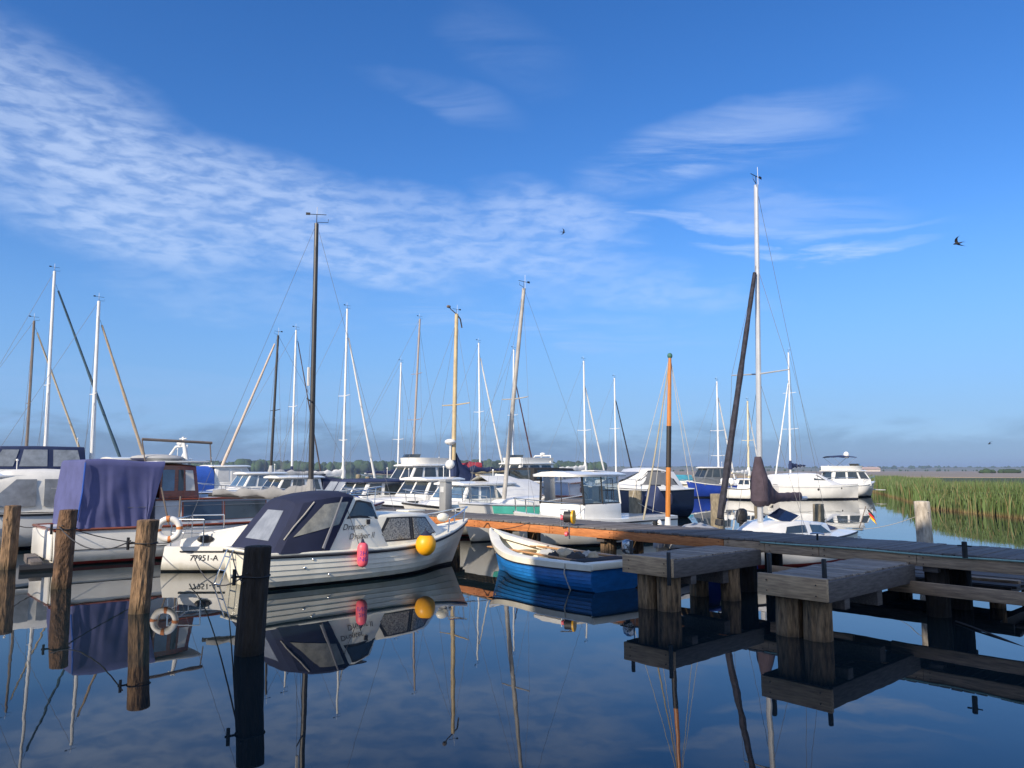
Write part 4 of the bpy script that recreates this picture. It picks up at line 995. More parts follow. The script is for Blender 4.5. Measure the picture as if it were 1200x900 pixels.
part('stern_bench', tF, cblack, lambda b: b.box((-LF / 2 + .42, 0, .47), (.44, 1.14, .10)), bevel=.02)
tag(part('fender_stick', tF, rope_w, lambda b: b.tube([HF.pt(.14, .47, 1, .03), HF.pt(.14, .30, 1, .045), HF.pt(.135, .0, 1, .04)], .014, 6)), 'short hanging rope at the stern quarter')

# ---- small white sailing boat 77951-A with the tall black mast
mastP = at(365, 551, 17.3)
hdE = R(28); LE = 5.6
tE = thing('sailing_boat', 'white sailing boat marked 77951-A with tall black mast', 'sailing boat', (0, 0, 0), hdE)
for _ in range(6):
    dE = Vector((math.cos(hdE), math.sin(hdE), 0)); stE = gnd(192, 669); stE = Vector((stE.x, stE.y, 0)) + Vector((-dE.y, dE.x, 0)) * .62; hdE = math.atan2(mastP.y - stE.y, mastP.x - stE.x)
tE.rotation_euler.z = hdE
tE.location = stE + dE * (LE / 2 + .05); tE.location.z = 0
HE = Hull(LE, 2.15, .52, .52, .80, draft=.25, ws=.76, um=.45, p=2.1, rake=.7, trake=-.12, kb=1.4, km=5.5)
HE.mesh(tE, gel, mboot=gel, mbot=blackp, zb=.09, n=30); HE.deck(tE, gel)
part('rub_strip', tE, rubber, lambda b: b.tube([HE.pt(u, HE.sheer(u) - .10, -1, .012) for u in [lerp(.06, .97, i / 24) for i in range(25)]], .017, 6))
part('rub_strip', tE, rubber, lambda b: b.tube([HE.pt(u, HE.sheer(u) - .10, 1, .012) for u in [lerp(.06, .97, i / 24) for i in range(25)]], .017, 6))
def on_hull(t, Hh, sg, u0, z0, txt, size, m, name, parent, shear=0):
    vs, fs = text_mesh(txt, size, shear); b = MB()
    b.add([Hh.pt(u0 + v.x / Hh.L, z0 + v.y, sg, .010) for v in vs], fs); return b.build(name, m, parent, smooth=False)
on_hull(tE, HE, -1, .150, .285, '77951-A', .165, ink, 'registration_number', tE)
hb_ = House([(-2.6, -2.55, .80, .76, .50, .74), (-1.5, -1.5, .86, .80, .50, .78)], .02)
for s in (1, -1): part('cockpit_coaming', tE, gel, lambda b: b.add([(-2.5, s * .82, .5), (-.7, s * .84, .5), (-.7, s * .76, 1.02), (-1.5, s * .76, .84), (-2.5, s * .76, .66), (-2.5, s * .70, .5), (-.7, s * .70, .5), (-.7, s * .68, 1.02), (-1.5, s * .68, .84), (-2.5, s * .68, .66)], [(0, 1, 2, 3, 4), (9, 8, 7, 6, 5), (4, 3, 8, 9), (3, 2, 7, 8), (0, 4, 9, 5), (1, 6, 7, 2)]))
hc2 = House([(-.75, -.70, .80, .70, .5, 1.12), (.6, .6, .74, .62, .5, 1.08), (1.9, 1.6, .45, .34, .62, .92)], .06); ce = hc2.mesh(tE, gel); ref = hc2.centre()
for s in (1, -1): window(ce, hc2.side(s), [(.08, .42), (.34, .42), (.32, .78), (.10, .78)], ref)
part('companionway_boards', ce, teak, lambda b: [b.box((-.765, 0, .66 + k * .085), (.03, .5, .075)) for k in range(6)])
part('port_light', tE, rubber, lambda b: b.ell((-2.0, -.80, .66), (.17, .03, .08), 16, 8))
part('rudder_hinge', tE, rubber, lambda b: b.box((-LE / 2 + .15, 0, .3), (.05, .08, .2)))
pushpit(tE, HE, h=.55, u1=.14)
hl = local(tE, (mastP.x, mastP.y, 0)); tp = at(371, 262, 17.3); tl = local(tE, tp)
rig(tE, HE, (hl.x, 0, 1.05), (tl.x, tl.y, tl.z), darkmast, 2.0, spread=((.38, .55),), rmast=.062, furl_top=.97, boom=(2.2, 1.46, mat('canvas_dull_grey', (.30, .30, .30), .85, vary=.2), .19), wr=.004)
part('fender', tE, gel, lambda b: b.ell((-1.1, -1.1, .30), (.085, .085, .26), 12, 10))
part('radar_reflector', tE, cwhite, lambda b: b.tube([Vector((hl.x - .1, -.20, 4.0)), Vector((hl.x - .1, -.21, 4.42))], .032, 8))
# life ring
g = at(198, 620, 15.7)
lr = thing('life_ring', 'white life ring with four orange bands hung on the stern rail', 'life ring', g, .22)
def ring(b, m0, a0, a1, r, n):
    b.tube([(.0 + .205 * math.cos(a), 0, .205 * math.sin(a)) for a in [lerp(a0, a1, i / n) for i in range(n + 1)]], r, 12)
part('ring', lr, ringw, lambda b: ring(b, 0, 0, 2 * math.pi, .062, 40))
for k in range(4): part('band', lr, ringo, lambda b: ring(b, 0, k * math.pi / 2 + .1 - .14 + math.pi * 0, k * math.pi / 2 + .1 + .14, .066, 4))

# ---- cabin cruiser under the violet cover
tC = thing('cabin_cruiser', 'white wooden cabin cruiser, cockpit hidden under a violet cover, with mahogany wheelhouse', 'motor boat', (0, 0, 0), HN)
LC = 9.0; cC = gnd(38, 656); tC.location = Vector((cC.x, cC.y, 0)) + NB * (LC / 2) + Vector((NB.y, -NB.x, 0)) * 1.0
HC = Hull(LC, 2.75, .80, .80, 1.12, draft=.3, ws=.82, um=.42, p=2.2, rake=.9, trake=.04, kb=1.4, km=5)
HC.mesh(tC, gel, mboot=redp, mbot=blackp, zb=.10, n=30); HC.deck(tC, gelg); HC.rail(tC, mahog, .035, dz=.0)
part('transom_panel', tC, gel, lambda b: b.box((-LC / 2 - .02, 0, .46), (.05, 2.0, .62)), bevel=.03)
part('hull_plank_line', tC, rubber, lambda b: b.tube([HC.pt(u, .36, -1, .004) for u in [lerp(.02, .8, i / 20) for i in range(21)]], .008, 5))
# violet cover: a sagging box
def cover(b):
    A = [(-4.1, -1.23), (-2.3, -1.23), (-2.3, 1.23), (-4.1, 1.23)]; secs = []; nx = 46; nv = 14
    per = []
    def edge(p, q, n): return [(lerp(p[0], q[0], i / n), lerp(p[1], q[1], i / n)) for i in range(n)]
    per = edge(A[0], A[1], nx) + edge(A[1], A[2], 14) + edge(A[2], A[3], nx) + edge(A[3], A[0], 22)
    for j in range(nv + 1):
        v = j / nv; q = []
        for i, (x, y) in enumerate(per):
            z = lerp(.82, 2.28 + .03 * math.sin(x * 3), v); lean = .0
            fold = .016 * math.sin(x * 26 + v * 5 + 4 * mn.noise(Vector((x * 2.5, y, v * 2)))) * (1 - v) + .022 * math.sin(x * 7 + 3 * mn.noise(Vector((x * 1.5, y, v * 1.3)))) * math.sin(math.pi * min(1, (1 - v) * 1.15)) + .03 * mn.noise(Vector((x * 1.6, v * 2.0, y)))
            ny = -1 if i < nx else (0 if i < nx + 14 else (1 if i < 2 * nx + 14 else 0))
            dx = -fold if (ny == 0 and x < -4) else 0
            # front lower edge is cut back
            cut = smooth01((x + 2.75) / .45) * (1 - v) * .34
            xx = x - cut + (.10 * v if x < -4.0 else .10 * v * smooth01((-3.2 - x))) 
            q.append(Vector((xx + dx, y * (1 - .05 * v) + ny * (.0 + fold), z)))
        secs.append(q)
    secs.append([Vector((p.x * .985 - .03, p.y * .94, p.z + .05)) for p in secs[-1]])
    b.loft(secs, closed=True, capb=True)
cv_ = part('cockpit_cover', tC, clilac, cover, sharp=60)
part('corner_strap', cv_, cblue, lambda b: b.tube([(-4.0, -1.19, 2.27), (-4.04, -1.25, 1.6), (-4.11, -1.25, 1.0)], .018, 6))
hw3 = House([(-2.36, -2.34, 1.05, 1.02, 1.44, 2.22), (-1.9, -1.9, 1.05, 1.0, 1.44, 2.22), (-1.42, -1.5, 1.03, .96, 1.44, 2.19)], .05)
w3 = hw3.mesh(tC, mahog, name='wheelhouse', bevel=.015); ref = hw3.centre()
for s in (1, -1):
    window(w3, hw3.side(s), [(.05, .22), (.36, .22), (.36, .86), (.05, .86)], ref, glassb); window(w3, hw3.side(s), [(.46, .22), (.60, .22), (.60, .86), (.46, .86)], ref, glassd); window(w3, hw3.side(s), [(.66, .22), (.90, .22), (.88, .86), (.66, .86)], ref, mat('white_blind', (.6, .6, .58), .4))
for a, c in ((.08, .47), (.53, .92)): window(w3, hw3.end(True), rect(a, c, .25, .88), ref, glassb)
part('roof', tC, gelg, lambda b: b.box((-1.85, 0, 2.30), (1.25, 2.2, .05)), bevel=.02)
hl3 = House([(-2.45, -2.45, 1.12, 1.06, .80, 1.42), (-.9, -.9, 1.08, 1.02, .80, 1.42), (.6, .6, 1.0, .92, .82, 1.40), (2.4, 2.2, .70, .60, .90, 1.36)], .05)
l3 = hl3.mesh(tC, mat('cabin_greyblue', (.47, .51, .56), .5), name='fore_cabin'); ref = hl3.centre()
part('trim', l3, mahog, lambda b: [b.tube([hl3.side(s)(u, 0.98) + Vector((0, s * .02, 0)) for u in [i / 12 for i in range(13)]], .025, 6) for s in (1, -1)])
for s in (1, -1):
    window(l3, hl3.side(s), rect(.14, .34, .14, .86), ref, mat('deep_blue_glass', (.03, .055, .10), .1), mahog, fd=.008); window(l3, hl3.side(s), rect(.36, .60, .14, .86), ref, glassd, mahog, fd=.008); window(l3, hl3.side(s), rect(.66, .9, .2, .82), ref, glassd, mahog, fd=.008)
# raised short white mast and folded dinghy on roof
g = local(tC, at(200, 545, 20.5)); part('short_mast', tC, whitemast, lambda b: (b.tube([(g.x, 0, 2.3), (g.x - .12, 0, 2.95)], [.07, .035], 10), b.tube([(g.x - .12, -.25, 2.9), (g.x - .12, .25, 2.9)], .015, 6)))
part('roof_bundle', tC, cgrey, lambda b: b.ell((-2.1, .1, 2.40), (.65, .5, .10), 14, 8))
part('roof_rack', tC, brownmast, lambda b: (b.tube([(-2.6, -.3, 2.85), (-.9, -.3, 2.80)], .035, 8), b.tube([(-2.5, -.3, 2.3), (-2.6, -.3, 2.85)], .015, 6), b.tube([(-.9, -.3, 2.3), (-.95, -.3, 2.8)], .015, 6)))
pulpit(tC, HC, u0=.78, h=.5); lifelines(tC, HC, us=(.55, .66, .78), h=.45)
for s in (.0, .22): part('boat_hook', tC, brownmast, lambda b: b.tube([(-2.2 + s, -1.34, .8), (-2.4 + s * 2, -1.30, 1.7 - s)], .02, 6))
b = MB(); b.loft([[Vector((x, .55 * c, 1.62 + .16 * s_)) for c, s_ in ((-1, -1), (-1.05, 0), (-.6, .8), (0, 1), (.6, .8), (1.05, 0), (1, -1))] for x in (1.2, 1.8, 2.4, 3.0)], capa=True, capb=True, closed=True)

# ---- white cruiser with grey tent at the left edge
tA, HA_ = motorboat('white motor cruiser with grey canvas tent at the left edge', 22, 21.2, HN + math.pi, 7.4, 2.7, 'hardtop', gel, fb=.98, roofz=2.0, wx=(-.02, .2), canopy=None, windowm=vinyl, framem=None, sheerbow=1.2, group='motor boats', rub=rubber)
secs = [(-2.9, -2.5, 1.12, .98, 2.02), (-1.9, -1.8, 1.15, .98, 2.10), (-.6, -.6, 1.15, .98, 2.14), (.25, .2, 1.12, 1.0, 2.12), (1.2, .45, 1.05, 1.0, 2.02)]
ca = arch(tA, 'canvas_tent', mat('canvas_pale', (.68, .67, .63), .75, vary=.1, bump=.008, bscale=4), secs, e=.4)
for s in (1, -1):
    fn = lambda u, v, s=s: Vector((lerp(-2.6, 1.0, u), s * lerp(1.17, 1.10, v), lerp(1.05, 1.95, v)))
    for q in ([(.04, .15), (.28, .1), (.28, .9), (.10, .9)], [(.33, .1), (.60, .1), (.60, .9), (.33, .9)], [(.65, .1), (.98, .1), (.78, .9), (.65, .9)]): window(ca, fn, q, Vector((-.8, 0, 1.5)), vinyl, name='vinyl_window')
part('black_vent', tA, rubber, lambda b: [b.box((.8, s * 1.29, .86), (1.2, .05, .09)) for s in (1, -1)])

# ---- pilothouse boat behind the jetty
o7 = Vector((.25, 20.55, 0)); L7 = 5.9
t7 = thing('pilothouse_boat', 'white fishing boat with big-windowed pilothouse just behind the jetty', 'motor boat', o7 + NB * (L7 / 2 - .3), HN + math.pi)
H7 = Hull(L7, 2.3, .72, .74, 1.0, ws=.85, um=.45, p=2.4, rake=.5)
H7.mesh(t7, gel, mboot=navyp); H7.deck(t7); H7.rail(t7, rubber, .022, dz=-.10)
hx0, hx1 = -.35, 1.12
base7 = House([(hx0, hx0, .95, .93, .72, 1.17), (hx1, hx1, .90, .88, .74, 1.17)], .0); base7.mesh(t7, gel, name='pilothouse_base', bevel=.02)
cor = [(hx0, -.9), (hx1, -.86), (hx1, .86), (hx0, .9)]; top_ = [(hx0 + .05, -.84), (hx1 + .02, -.80), (hx1 + .02, .80), (hx0 + .05, .84)]
for i in range(4): part('pillar', t7, gel if i in (0, 3) else rubber, lambda b: b.tube([(cor[i][0], cor[i][1], 1.15), (top_[i][0], top_[i][1], 1.93)], .032, 6))
for s in (1, -1): part('pillar', t7, rubber, lambda b: b.tube([(lerp(hx0, hx1, .5), s * .89, 1.15), (lerp(hx0, hx1, .5), s * .83, 1.93)], .018, 6))
part('window_post', t7, rubber, lambda b: b.tube([(cor[1][0], 0, 1.15), (top_[1][0], 0, 1.93)], .014, 6))
for i, j in ((0, 1), (2, 3), (1, 2), (3, 0)):
    A_, B_ = Vector((*cor[i], 1.17)), Vector((*cor[j], 1.17)); A2, B2 = Vector((*top_[i], 1.93)), Vector((*top_[j], 1.93))
    pn = part('window', t7, glassc, lambda b: b.add([A_, B_, B2, A2], [(0, 1, 2, 3)]), smooth=False)
    fr = part('window_frame', pn, rubber, lambda b: b.tube([A_ + Vector((0, 0, .01)), B_ + Vector((0, 0, .01)), B2, A2, A_ + Vector((0, 0, .01))], .016, 5))
part('door_frame', t7, rubber, lambda b: (b.tube([(-.05, .93, 1.22), (-.05, .87, 1.86), (.42, .87, 1.86), (.42, .93, 1.22)], .013, 5), b.tube([(.18, .91, 1.22), (.18, .87, 1.86)], .009, 5), b.tube([(-.05, .91, 1.54), (.42, .91, 1.54)], .009, 5)))
part('seat', t7, interior, lambda b: (b.box((.1, .3, 1.15), (.45, .45, .12)), b.box((-.1, .3, 1.42), (.10, .45, .45)), b.box((.1, -.35, 1.15), (.45, .45, .12)), b.box((-.1, -.35, 1.42), (.10, .45, .45))), bevel=.03)
part('dashboard', t7, interior, lambda b: b.box((.85, 0, 1.18), (.4, 1.6, .22)), bevel=.03)
part('steering_wheel', t7, rubber, lambda b: b.tube([(.62, .35 + .17 * math.cos(a), 1.33 + .17 * math.sin(a)) for a in [2 * math.pi * i / 16 for i in range(17)]], .014, 6))
part('roof', t7, gel, lambda b: b.loft([[Vector((x, y * w_, 1.98 + c)) for y, c in ((-1, -.06), (-1.02, 0), (-.6, .07), (0, .09), (.6, .07), (1.02, 0), (1, -.06))] for x, w_ in ((hx0 - .35, .84), (hx0 - .2, .95), (hx1 - .1, .95), (hx1 + .28, .86), (hx1 + .36, .72))], closed=True, capa=True, capb=True), sharp=50)
part('roof_hatch', t7, gelg, lambda b: b.box((.0, .2, 2.085), (.5, .5, .03)), bevel=.01)
f_ = outboard(t7, -L7 / 2 - .15, 0, .78, 1.05, cdeep, rubber)
arch(t7, 'motor_cover', cdeep, [(-L7 / 2 - .55, -L7 / 2 - .45, .26, .7, 1.2), (-L7 / 2 - .1, -L7 / 2 - .1, .30, .7, 1.62), (-L7 / 2 + .5, -L7 / 2 + .3, .22, .7, 1.0)])
fender(t7, H7.pt(.2, .45, 1, .1)); fender(t7, H7.pt(.5, .45, 1, .1)); pulpit(t7, H7, u0=.72, h=.38)

# ---- mint striped sailing boat with the grey raked mast
mp = at(590, 551, 23.4); LM = 6.2; tM = thing('sailing_boat', 'white sailing boat with mint green stripe and grey leaning mast', 'sailing boat', (0, 0, 0), HN + math.pi)
tM.location = Vector((mp.x, mp.y, 0)) + NB * (LM / 2 - 1.75)
HM = Hull(LM, 2.2, 1.08, 1.05, 1.16, ws=.66, um=.42, p=2.1, rake=.6)
HM.mesh(tM, gel, mboot=gel, zb=.30, rows=3); HM.deck(tM); HM.rail(tM, alu, .018)
for s in (1, -1):
    part('mint_stripe', tM, mint, lambda b: b.loft([[HM.pt(u, HM.sheer(u) - .05, s, .008), HM.pt(u, HM.sheer(u) - .27, s, .012)] for u in [lerp(.05, .86, i / 20) for i in range(21)]]))
hm = House([(-1.2, -1.15, .72, .62, 1.03, 1.26), (.5, .5, .66, .56, 1.03, 1.24), (1.7, 1.5, .36, .28, 1.06, 1.18)], .04); cm2 = hm.mesh(tM, gel); ref = hm.centre()
for s in (1, -1): window(cm2, hm.side(s), rect(.1, .45, .3, .75), ref)
tp = local(tM, at(614, 338, 23.4)); ml = local(tM, mp)
rig(tM, HM, (ml.x, 0, 1.05), (tp.x, tp.y, tp.z), mat('grey_spar', (.42, .40, .37), .5, vary=.2), 1.5, spread=((.48, .6),), rmast=.07, furl_top=.95, boom=None, wr=.005)
pulpit(tM, HM)

# ---- white covered dinghy with the orange wooden mast
Pd = at(806, 551, 18.2); td = thing('sailing_dinghy', 'small sailing dinghy under pale grey cover with varnished orange mast', 'dinghy', (Pd.x, Pd.y, 0), HN + math.pi * 1 + .35)
Hd = Hull(3.6, 1.5, .50, .48, .62, ws=.75, um=.45, p=2.2, rake=.3)
Hd.mesh(td, gel, mboot=gel); Hd.rail(td, rubber, .02)
def dcov(b):
    secs = []
    for i in range(21):
        u = min(.99, i / 20); x = -1.8 + 3.6 * u; w = Hd.hb(u) + .03; z = Hd.sheer(u)
        rz_ = .30 * math.sin(math.pi * min(1, u * .9 + .12)) + .03 * math.sin(i * 1.9)
        secs.append([Vector((x, w * c, z - .16 + q + (.02 * math.sin(i * 2.2 + c * 4)))) for c, q in ((-1.02, -.02), (-1.01, .12), (-.7, .18 + rz_ * .3), (-.35, .2 + rz_ * .75), (0, .2 + rz_), (.35, .2 + rz_ * .75), (.7, .18 + rz_ * .3), (1.01, .12), (1.02, -.02))])
    b.loft(secs, capa=True, capb=True)
part('cover', td, cgrey, dcov, sharp=70)
bm_ = local(td, at(781.5, 603, 17.4)); tp = local(td, at(785, 417, 17.4))
bm_.z = .45; nseg = 12
dv = tp - bm_
part('mast', td, woodmast, lambda b: b.tube([bm_ + dv * (i / 10) for i in range(11)], [.058] * 6 + [.055, .05, .046, .042, .036], 10))
part('mast_sleeve', td, rubber, lambda b: b.tube([bm_ + dv * .40, bm_ + dv * .62], .0585, 10))
part('mast_foot', td, cwhite, lambda b: b.tube([bm_, bm_ + dv * .10, bm_ + dv * .14], [.14, .07, .06], 10))
part('mast_cap', td, mat('green_block', (.05, .16, .12), .5), lambda b: b.ell(tp, (.06, .06, .07), 10, 6))
for px_, py_, r_, mm_ in ((741, 583, .007, rope_w), (808, 566, .007, rope_w), (765, 600, .007, rope_w), (824, 610, .006, rope_w), (754, 609, .024, mat('loose_halyards', (.42, .38, .28), .8))):
    q = local(td, at(px_, py_, 17.6)); part('stay', td, mm_, lambda b: b.tube(catenary(tp, q, .04 if r_ < .02 else .12, 10), [r_ * (1 if r_ < .02 else lerp(.5, 1, i / 10)) for i in range(11)], 5))
part('black_winch', td, rubber, lambda b: b.ell((-.2, .55, .62), (.10, .08, .12), 10, 6))

# ---- sailing boat with solar panel, plum sail cover, dark furled sail
mp = at(889, 551, 17.0); Ls = 5.0; ts = thing('sailing_boat', 'white sailing boat with solar panel, plum sail cover and thick dark furled headsail', 'sailing boat', (0, 0, 0), HN + math.pi)
ts.location = Vector((mp.x, mp.y, 0)) + NB * (Ls / 2 - 1.75)
Hs = Hull(Ls, 2.0, .64, .62, .76, ws=.68, um=.42, p=2.1, rake=.5)
Hs.mesh(ts, gel, mboot=redp, zb=.12); Hs.deck(ts); Hs.rail(ts, rubber, .02)
hs2 = House([(-1.3, -1.2, .66, .56, .60, .86), (.0, .0, .66, .55, .60, .96), (.9, .75, .52, .42, .62, .92), (1.6, 1.3, .32, .24, .68, .80)], .05); cs = hs2.mesh(ts, gel); ref = hs2.centre()
for s in (1, -1):
    window(cs, hs2.side(s), [(.02, .25), (.24, .25), (.24, .86), (.10, .86)], ref); window(cs, hs2.side(s), [(.30, .35), (.58, .40), (.55, .8), (.30, .82)], ref)
part('solar_panel', cs, solar, lambda b: b.box((.15, .22, 1.08), (.52, .46, .03), ry=.30, rx=-.36))
part('panel_frame', cs, gel, lambda b: [b.box((.147, .218, 1.068), (.56, .50, .025), ry=.30, rx=-.36)])
ml = local(ts, mp); tp = local(ts, at(886, 217, 17.0)); bp_ = local(ts, at(852, 609, 15.75))
rig(ts, Hs, (ml.x, 0, 1.12), (tp.x, tp.y, tp.z), alu, 1.6, spread=((.415, .72),), rmast=.062, furl=mat('furl_navy_plum', (.035, .034, .05), .8, vary=.5, scale=9), furl_top=.745, furl_r=.078, boom=None, wr=.005, bowp=(bp_.x, 0, .90))
# plum cover bunched at the mast, boom out to the right
bz = 1.55
def plum(b):
    d_ = Vector((-1, 0, 0)); secs = []
    for i in range(15):
        f_ = i / 14; x = ml.x + .10 - f_ * 1.9; zc = lerp(1.72, 1.48, smooth01(f_ * 2.2)) ; hh = lerp(.42, .10, smooth01(f_ * 2.0)) * (1 + .08 * math.sin(i * 2.7)); w = lerp(.15, .075, f_) * (1 + .15 * math.cos(i * 2))
        secs.append([Vector((x, w * math.cos(a), zc + hh * math.sin(a) * (1 if math.sin(a) < 0 else 1.05))) for a in [2 * math.pi * j / 14 for j in range(14)]])
    b.loft(secs, closed=True, capa=True, capb=True)
part('sail_cover', ts, cbrown, plum, sharp=60)
part('mast_collar', ts, cbrown, lambda b: b.tube([(ml.x, 0, 1.30), (ml.x, 0, 1.42), (ml.x - .03, 0, 1.9), (ml.x, 0, 2.18), (ml.x, 0, 2.40)], [.09, .20, .19, .12, .075], 12))
part('boom', ts, alu, lambda b: b.tube([(ml.x, 0, 1.42), (ml.x - 2.1, 0, 1.44)], .045, 8))
fl = part('flagstaff', ts, brownmast, lambda b: b.tube([(-Ls / 2 + .05, .75, .72), (-Ls / 2 - .30, .78, 1.22)], .012, 6)); 
def flg(k):
    def f(b):
        secs = []
        for i in range(9):
            f_ = i / 8; x = -Ls / 2 - .28 + .02 * math.sin(f_ * 8) + f_ * .05; y = .78 + .03 + f_ * .20; z = 1.20 - f_ * .20
            secs.append([Vector((x + .01 * math.sin(i * 1.2 + q * 9), y + (k + q) * .02, z - (k + q) * .08)) for q in (0, .5, 1)])
        b.loft(secs)
    return f
for k, m_, lb in ((0, deflag_k, 'black'), (1, deflag_r, 'red'), (2, deflag_y, 'gold')): o_ = part('flag_stripe', fl, m_, flg(k), sharp=80); o_['label'] = lb + ' stripe of the German flag'
arch(ts, 'tiller_cover', cdeep, [(-2.4, -2.4, .25, .64, .72), (-2.0, -2.0, .3, .64, .80), (-1.5, -1.5, .25, .64, .74)])
outb = at(848, 600, 17.6); tb = thing('tender', 'small blue inflatable bow beside black outboard behind the jetty', 'dinghy', (at(851, 551, 16.6).x, at(851, 551, 16.6).y, 0), HN + math.pi)
Ht = Hull(2.2, 1.2, .62, .60, .78, ws=.85); Ht.mesh(tb, royal, mboot=royal); Ht.deck(tb, gelg); Ht.rail(tb, royal, .05)
ob = local(tb, at(869, 606, 18.0)); outboard(tb, ob.x, ob.y, .86, .70, rubber, rubber)

# ================================================================== more sailing boats
HW = HN + math.pi
cov = dict(hood=None)
sailboat('sailing boat at far left with short dark mast and beige furled headsail', 30, 40, 376, 40, 3.3, furl=tanmast and creme, mm=brownmast, furl_top=.96, rm=.075, cover=cwhite, L=8.5, furl_r=.07)
sailboat('sailing boat at far left with tallest white mast and dark blue furled headsail', 52, 64, 318, 38, 4.1, L=9.2, B=2.9, furl=mat('furl_bluegreen', (.05, .10, .14), .8), furl_top=.94, rm=.085, cover=cgrey, furl_r=.085, spread=((.47, .7),))
sailboat('sailing boat with white mast and tan furled headsail rising behind the violet cover', 107, 116, 353, 36, 2.9, L=8, furl=mat('furl_tan', (.46, .36, .25), .8), furl_top=.90, rm=.09, cover=None, furl_r=.085, boom_len=0)
sailboat('sailing boat with slim dark mast and beige headsail furled towards the left', 317, 326, 393, 41, 3.1, L=9, furl=mat('furl_sand', (.58, .47, .38), .8), mm=darkmast, furl_top=.97, rm=.075, cover=cgrey, sgn=-1, furl_r=.085, hood=cnavy)
sailboat('sailing boat with white mast close left of the tall black mast', 342, 347, 387, 48, 2.2, L=8, furl=mat('furl_brown', (.09, .07, .07), .8), furl_top=.96, rm=.07, cover=cdeep, hood=cnavy, furl_r=.05)
sailboat('sailing boat with white mast and white furled headsail right of the black mast', 402, 407, 362, 47, 2.4, L=8, furl=cwhite, furl_top=.86, rm=.075, cover=cwhite, spread=((.5, .7), (.25, .5)), furl_r=.085, hood=cnavy)
sailboat('sailing boat with thin white mast, the left one of a close pair', 466, 470, 425, 62, 2.5, L=8.5, furl=None, rm=.07, cover=cdeep, spread=((.35, .8),))
sailboat('sailing boat with taller grey brown mast and two pairs of spreaders', 483, 492, 374, 55, 2.8, L=9.5, mm=mat('greybrown_spar', (.36, .30, .27), .5), furl=None, rm=.085, cover=cdeep, spread=((.38, .9), (.66, .7)))
t10, H10 = sailboat('sailing boat with thick tan mast, wind generator and dark blue bunched sail', 531, 535, 368, 34, 3.0, L=9, B=2.9, mm=tanmast, furl=None, rm=.105, cover=cdeep, spread=((.48, 1.0),), sgn=-1, hood=cdeep, boomz=1.95, back=False)
tt = local(t10, at(535, 368, 34))
part('wind_generator', t10, brownmast, lambda b: (b.tube([tt, tt + Vector((.3, 0, .16)), tt + Vector((.42, 0, .26))], .022, 6), b.ell(tt + Vector((.45, 0, .28)), (.12, .06, .07), 10, 6), b.tube([tt, tt + Vector((-.22, 0, -.2)), tt + Vector((-.32, 0, -.6))], .032, 6)))
pp = local(t10, at(525, 560, 34)); 
part('radar_post', t10, gel, lambda b: (b.tube([(pp.x, 0, .9), (pp.x, 0, 3.2)], .04, 8), b.ell((pp.x, 0, 3.35), (.26, .26, .14), 14, 8), b.ell((pp.x, 0, 2.35), (.22, .22, .22), 12, 8)))
part('bunched_sail', t10, cdeep, lambda b: b.loft([[Vector((tt.x - .1 - x, w * math.cos(a), z + h * math.sin(a))) for a in [2 * math.pi * j / 12 for j in range(12)]] for x, w, z, h in ((0, .16, 1.9, 1.0), (.25, .26, 1.7, .75), (.6, .28, 1.6, .5), (1.1, .2, 1.55, .34), (1.9, .12, 1.6, .15))], closed=True, capa=True, capb=True), sharp=60)
sailboat('sailing boat with white mast, red sail cover and white furled headsail', 563, 561, 402, 57, 2.6, L=8.2, furl=cwhite, furl_top=.92, rm=.075, cover=None, furl_r=.085, boom_len=0)
q = bpy.data.objects[-1] if False else None
tr = at(563, 551, 57)
sailboat('sailing boat with slim white mast behind the grey leaning one', 601, 602, 410, 60, 2.6, L=8.5, furl=mat('furl_maroon', (.08, .035, .04), .8), furl_top=.8, rm=.075, cover=cwhite, furl_r=.07)
sailboat('sailing boat with white mast and white headsail behind the pilothouse boat', 686, 684, 423, 62, 2.6, L=8.5, furl=cwhite, furl_top=.80, rm=.08, cover=cwhite, spread=((.42, .75),), boomz=2.1, furl_r=.085)
sailboat('sailing boat with short white mast and thin dark furled headsail', 722, 720, 443, 70, 2.6, L=8.5, furl=mat('furl_black', (.03, .03, .035), .8), furl_top=.80, rm=.08, cover=None, furl_r=.075, boom_len=0)
sailboat('sailing boat with white mast and white headsail behind the royal blue boat', 842, 840, 447, 66, 2.6, L=8.5, furl=cwhite, furl_top=.86, rm=.08, cover=cwhite, spread=((.5, .7), (.25, .7)), boomz=1.9, furl_r=.085)
sailboat('sailing boat with stubby yellowish mast and white headsail', 877, 876, 470, 68, 2.2, L=7.5, mm=mat('cream_spar', (.70, .62, .42), .5), furl=cwhite, furl_top=.90, rm=.095, cover=cwhite, furl_r=.07)
sailboat('sailing boat with white mast and navy boom tent behind the catamaran', 926, 924, 413, 64, 2.6, L=8.8, sgn=-1, furl=cwhite, furl_top=.78, rm=.08, cover=cdeep, spread=((.40, .75), (.68, .6)), boomz=2.3, boom_len=2.6, furl_r=.07, hood=cnavy)
# extra raised sail-cover colours
def bundle(px0, px1, py, D, r, m, label, parent_lbl=None):
    a, c = at(px0, py, D), at(px1, py - 3, D); b = MB(); b.tube([a.lerp(c, i / 8) for i in range(9)], [r * (.5 + .5 * math.sin(.6 + i * .3)) * (1 + .1 * math.sin(i * 2)) for i in range(9)], 10)
    return b
rt_ = [o for o in COL.objects if o.get('label', '').startswith('sailing boat with white mast, red sail cover')][0]
bb_ = bundle(538, 565, 549, 56.5, .42, cred, '')
bb_.v = [tuple(local(rt_, v)) for v in bb_.v]; bb_.build('sail_cover', cred, rt_, sharp=60)

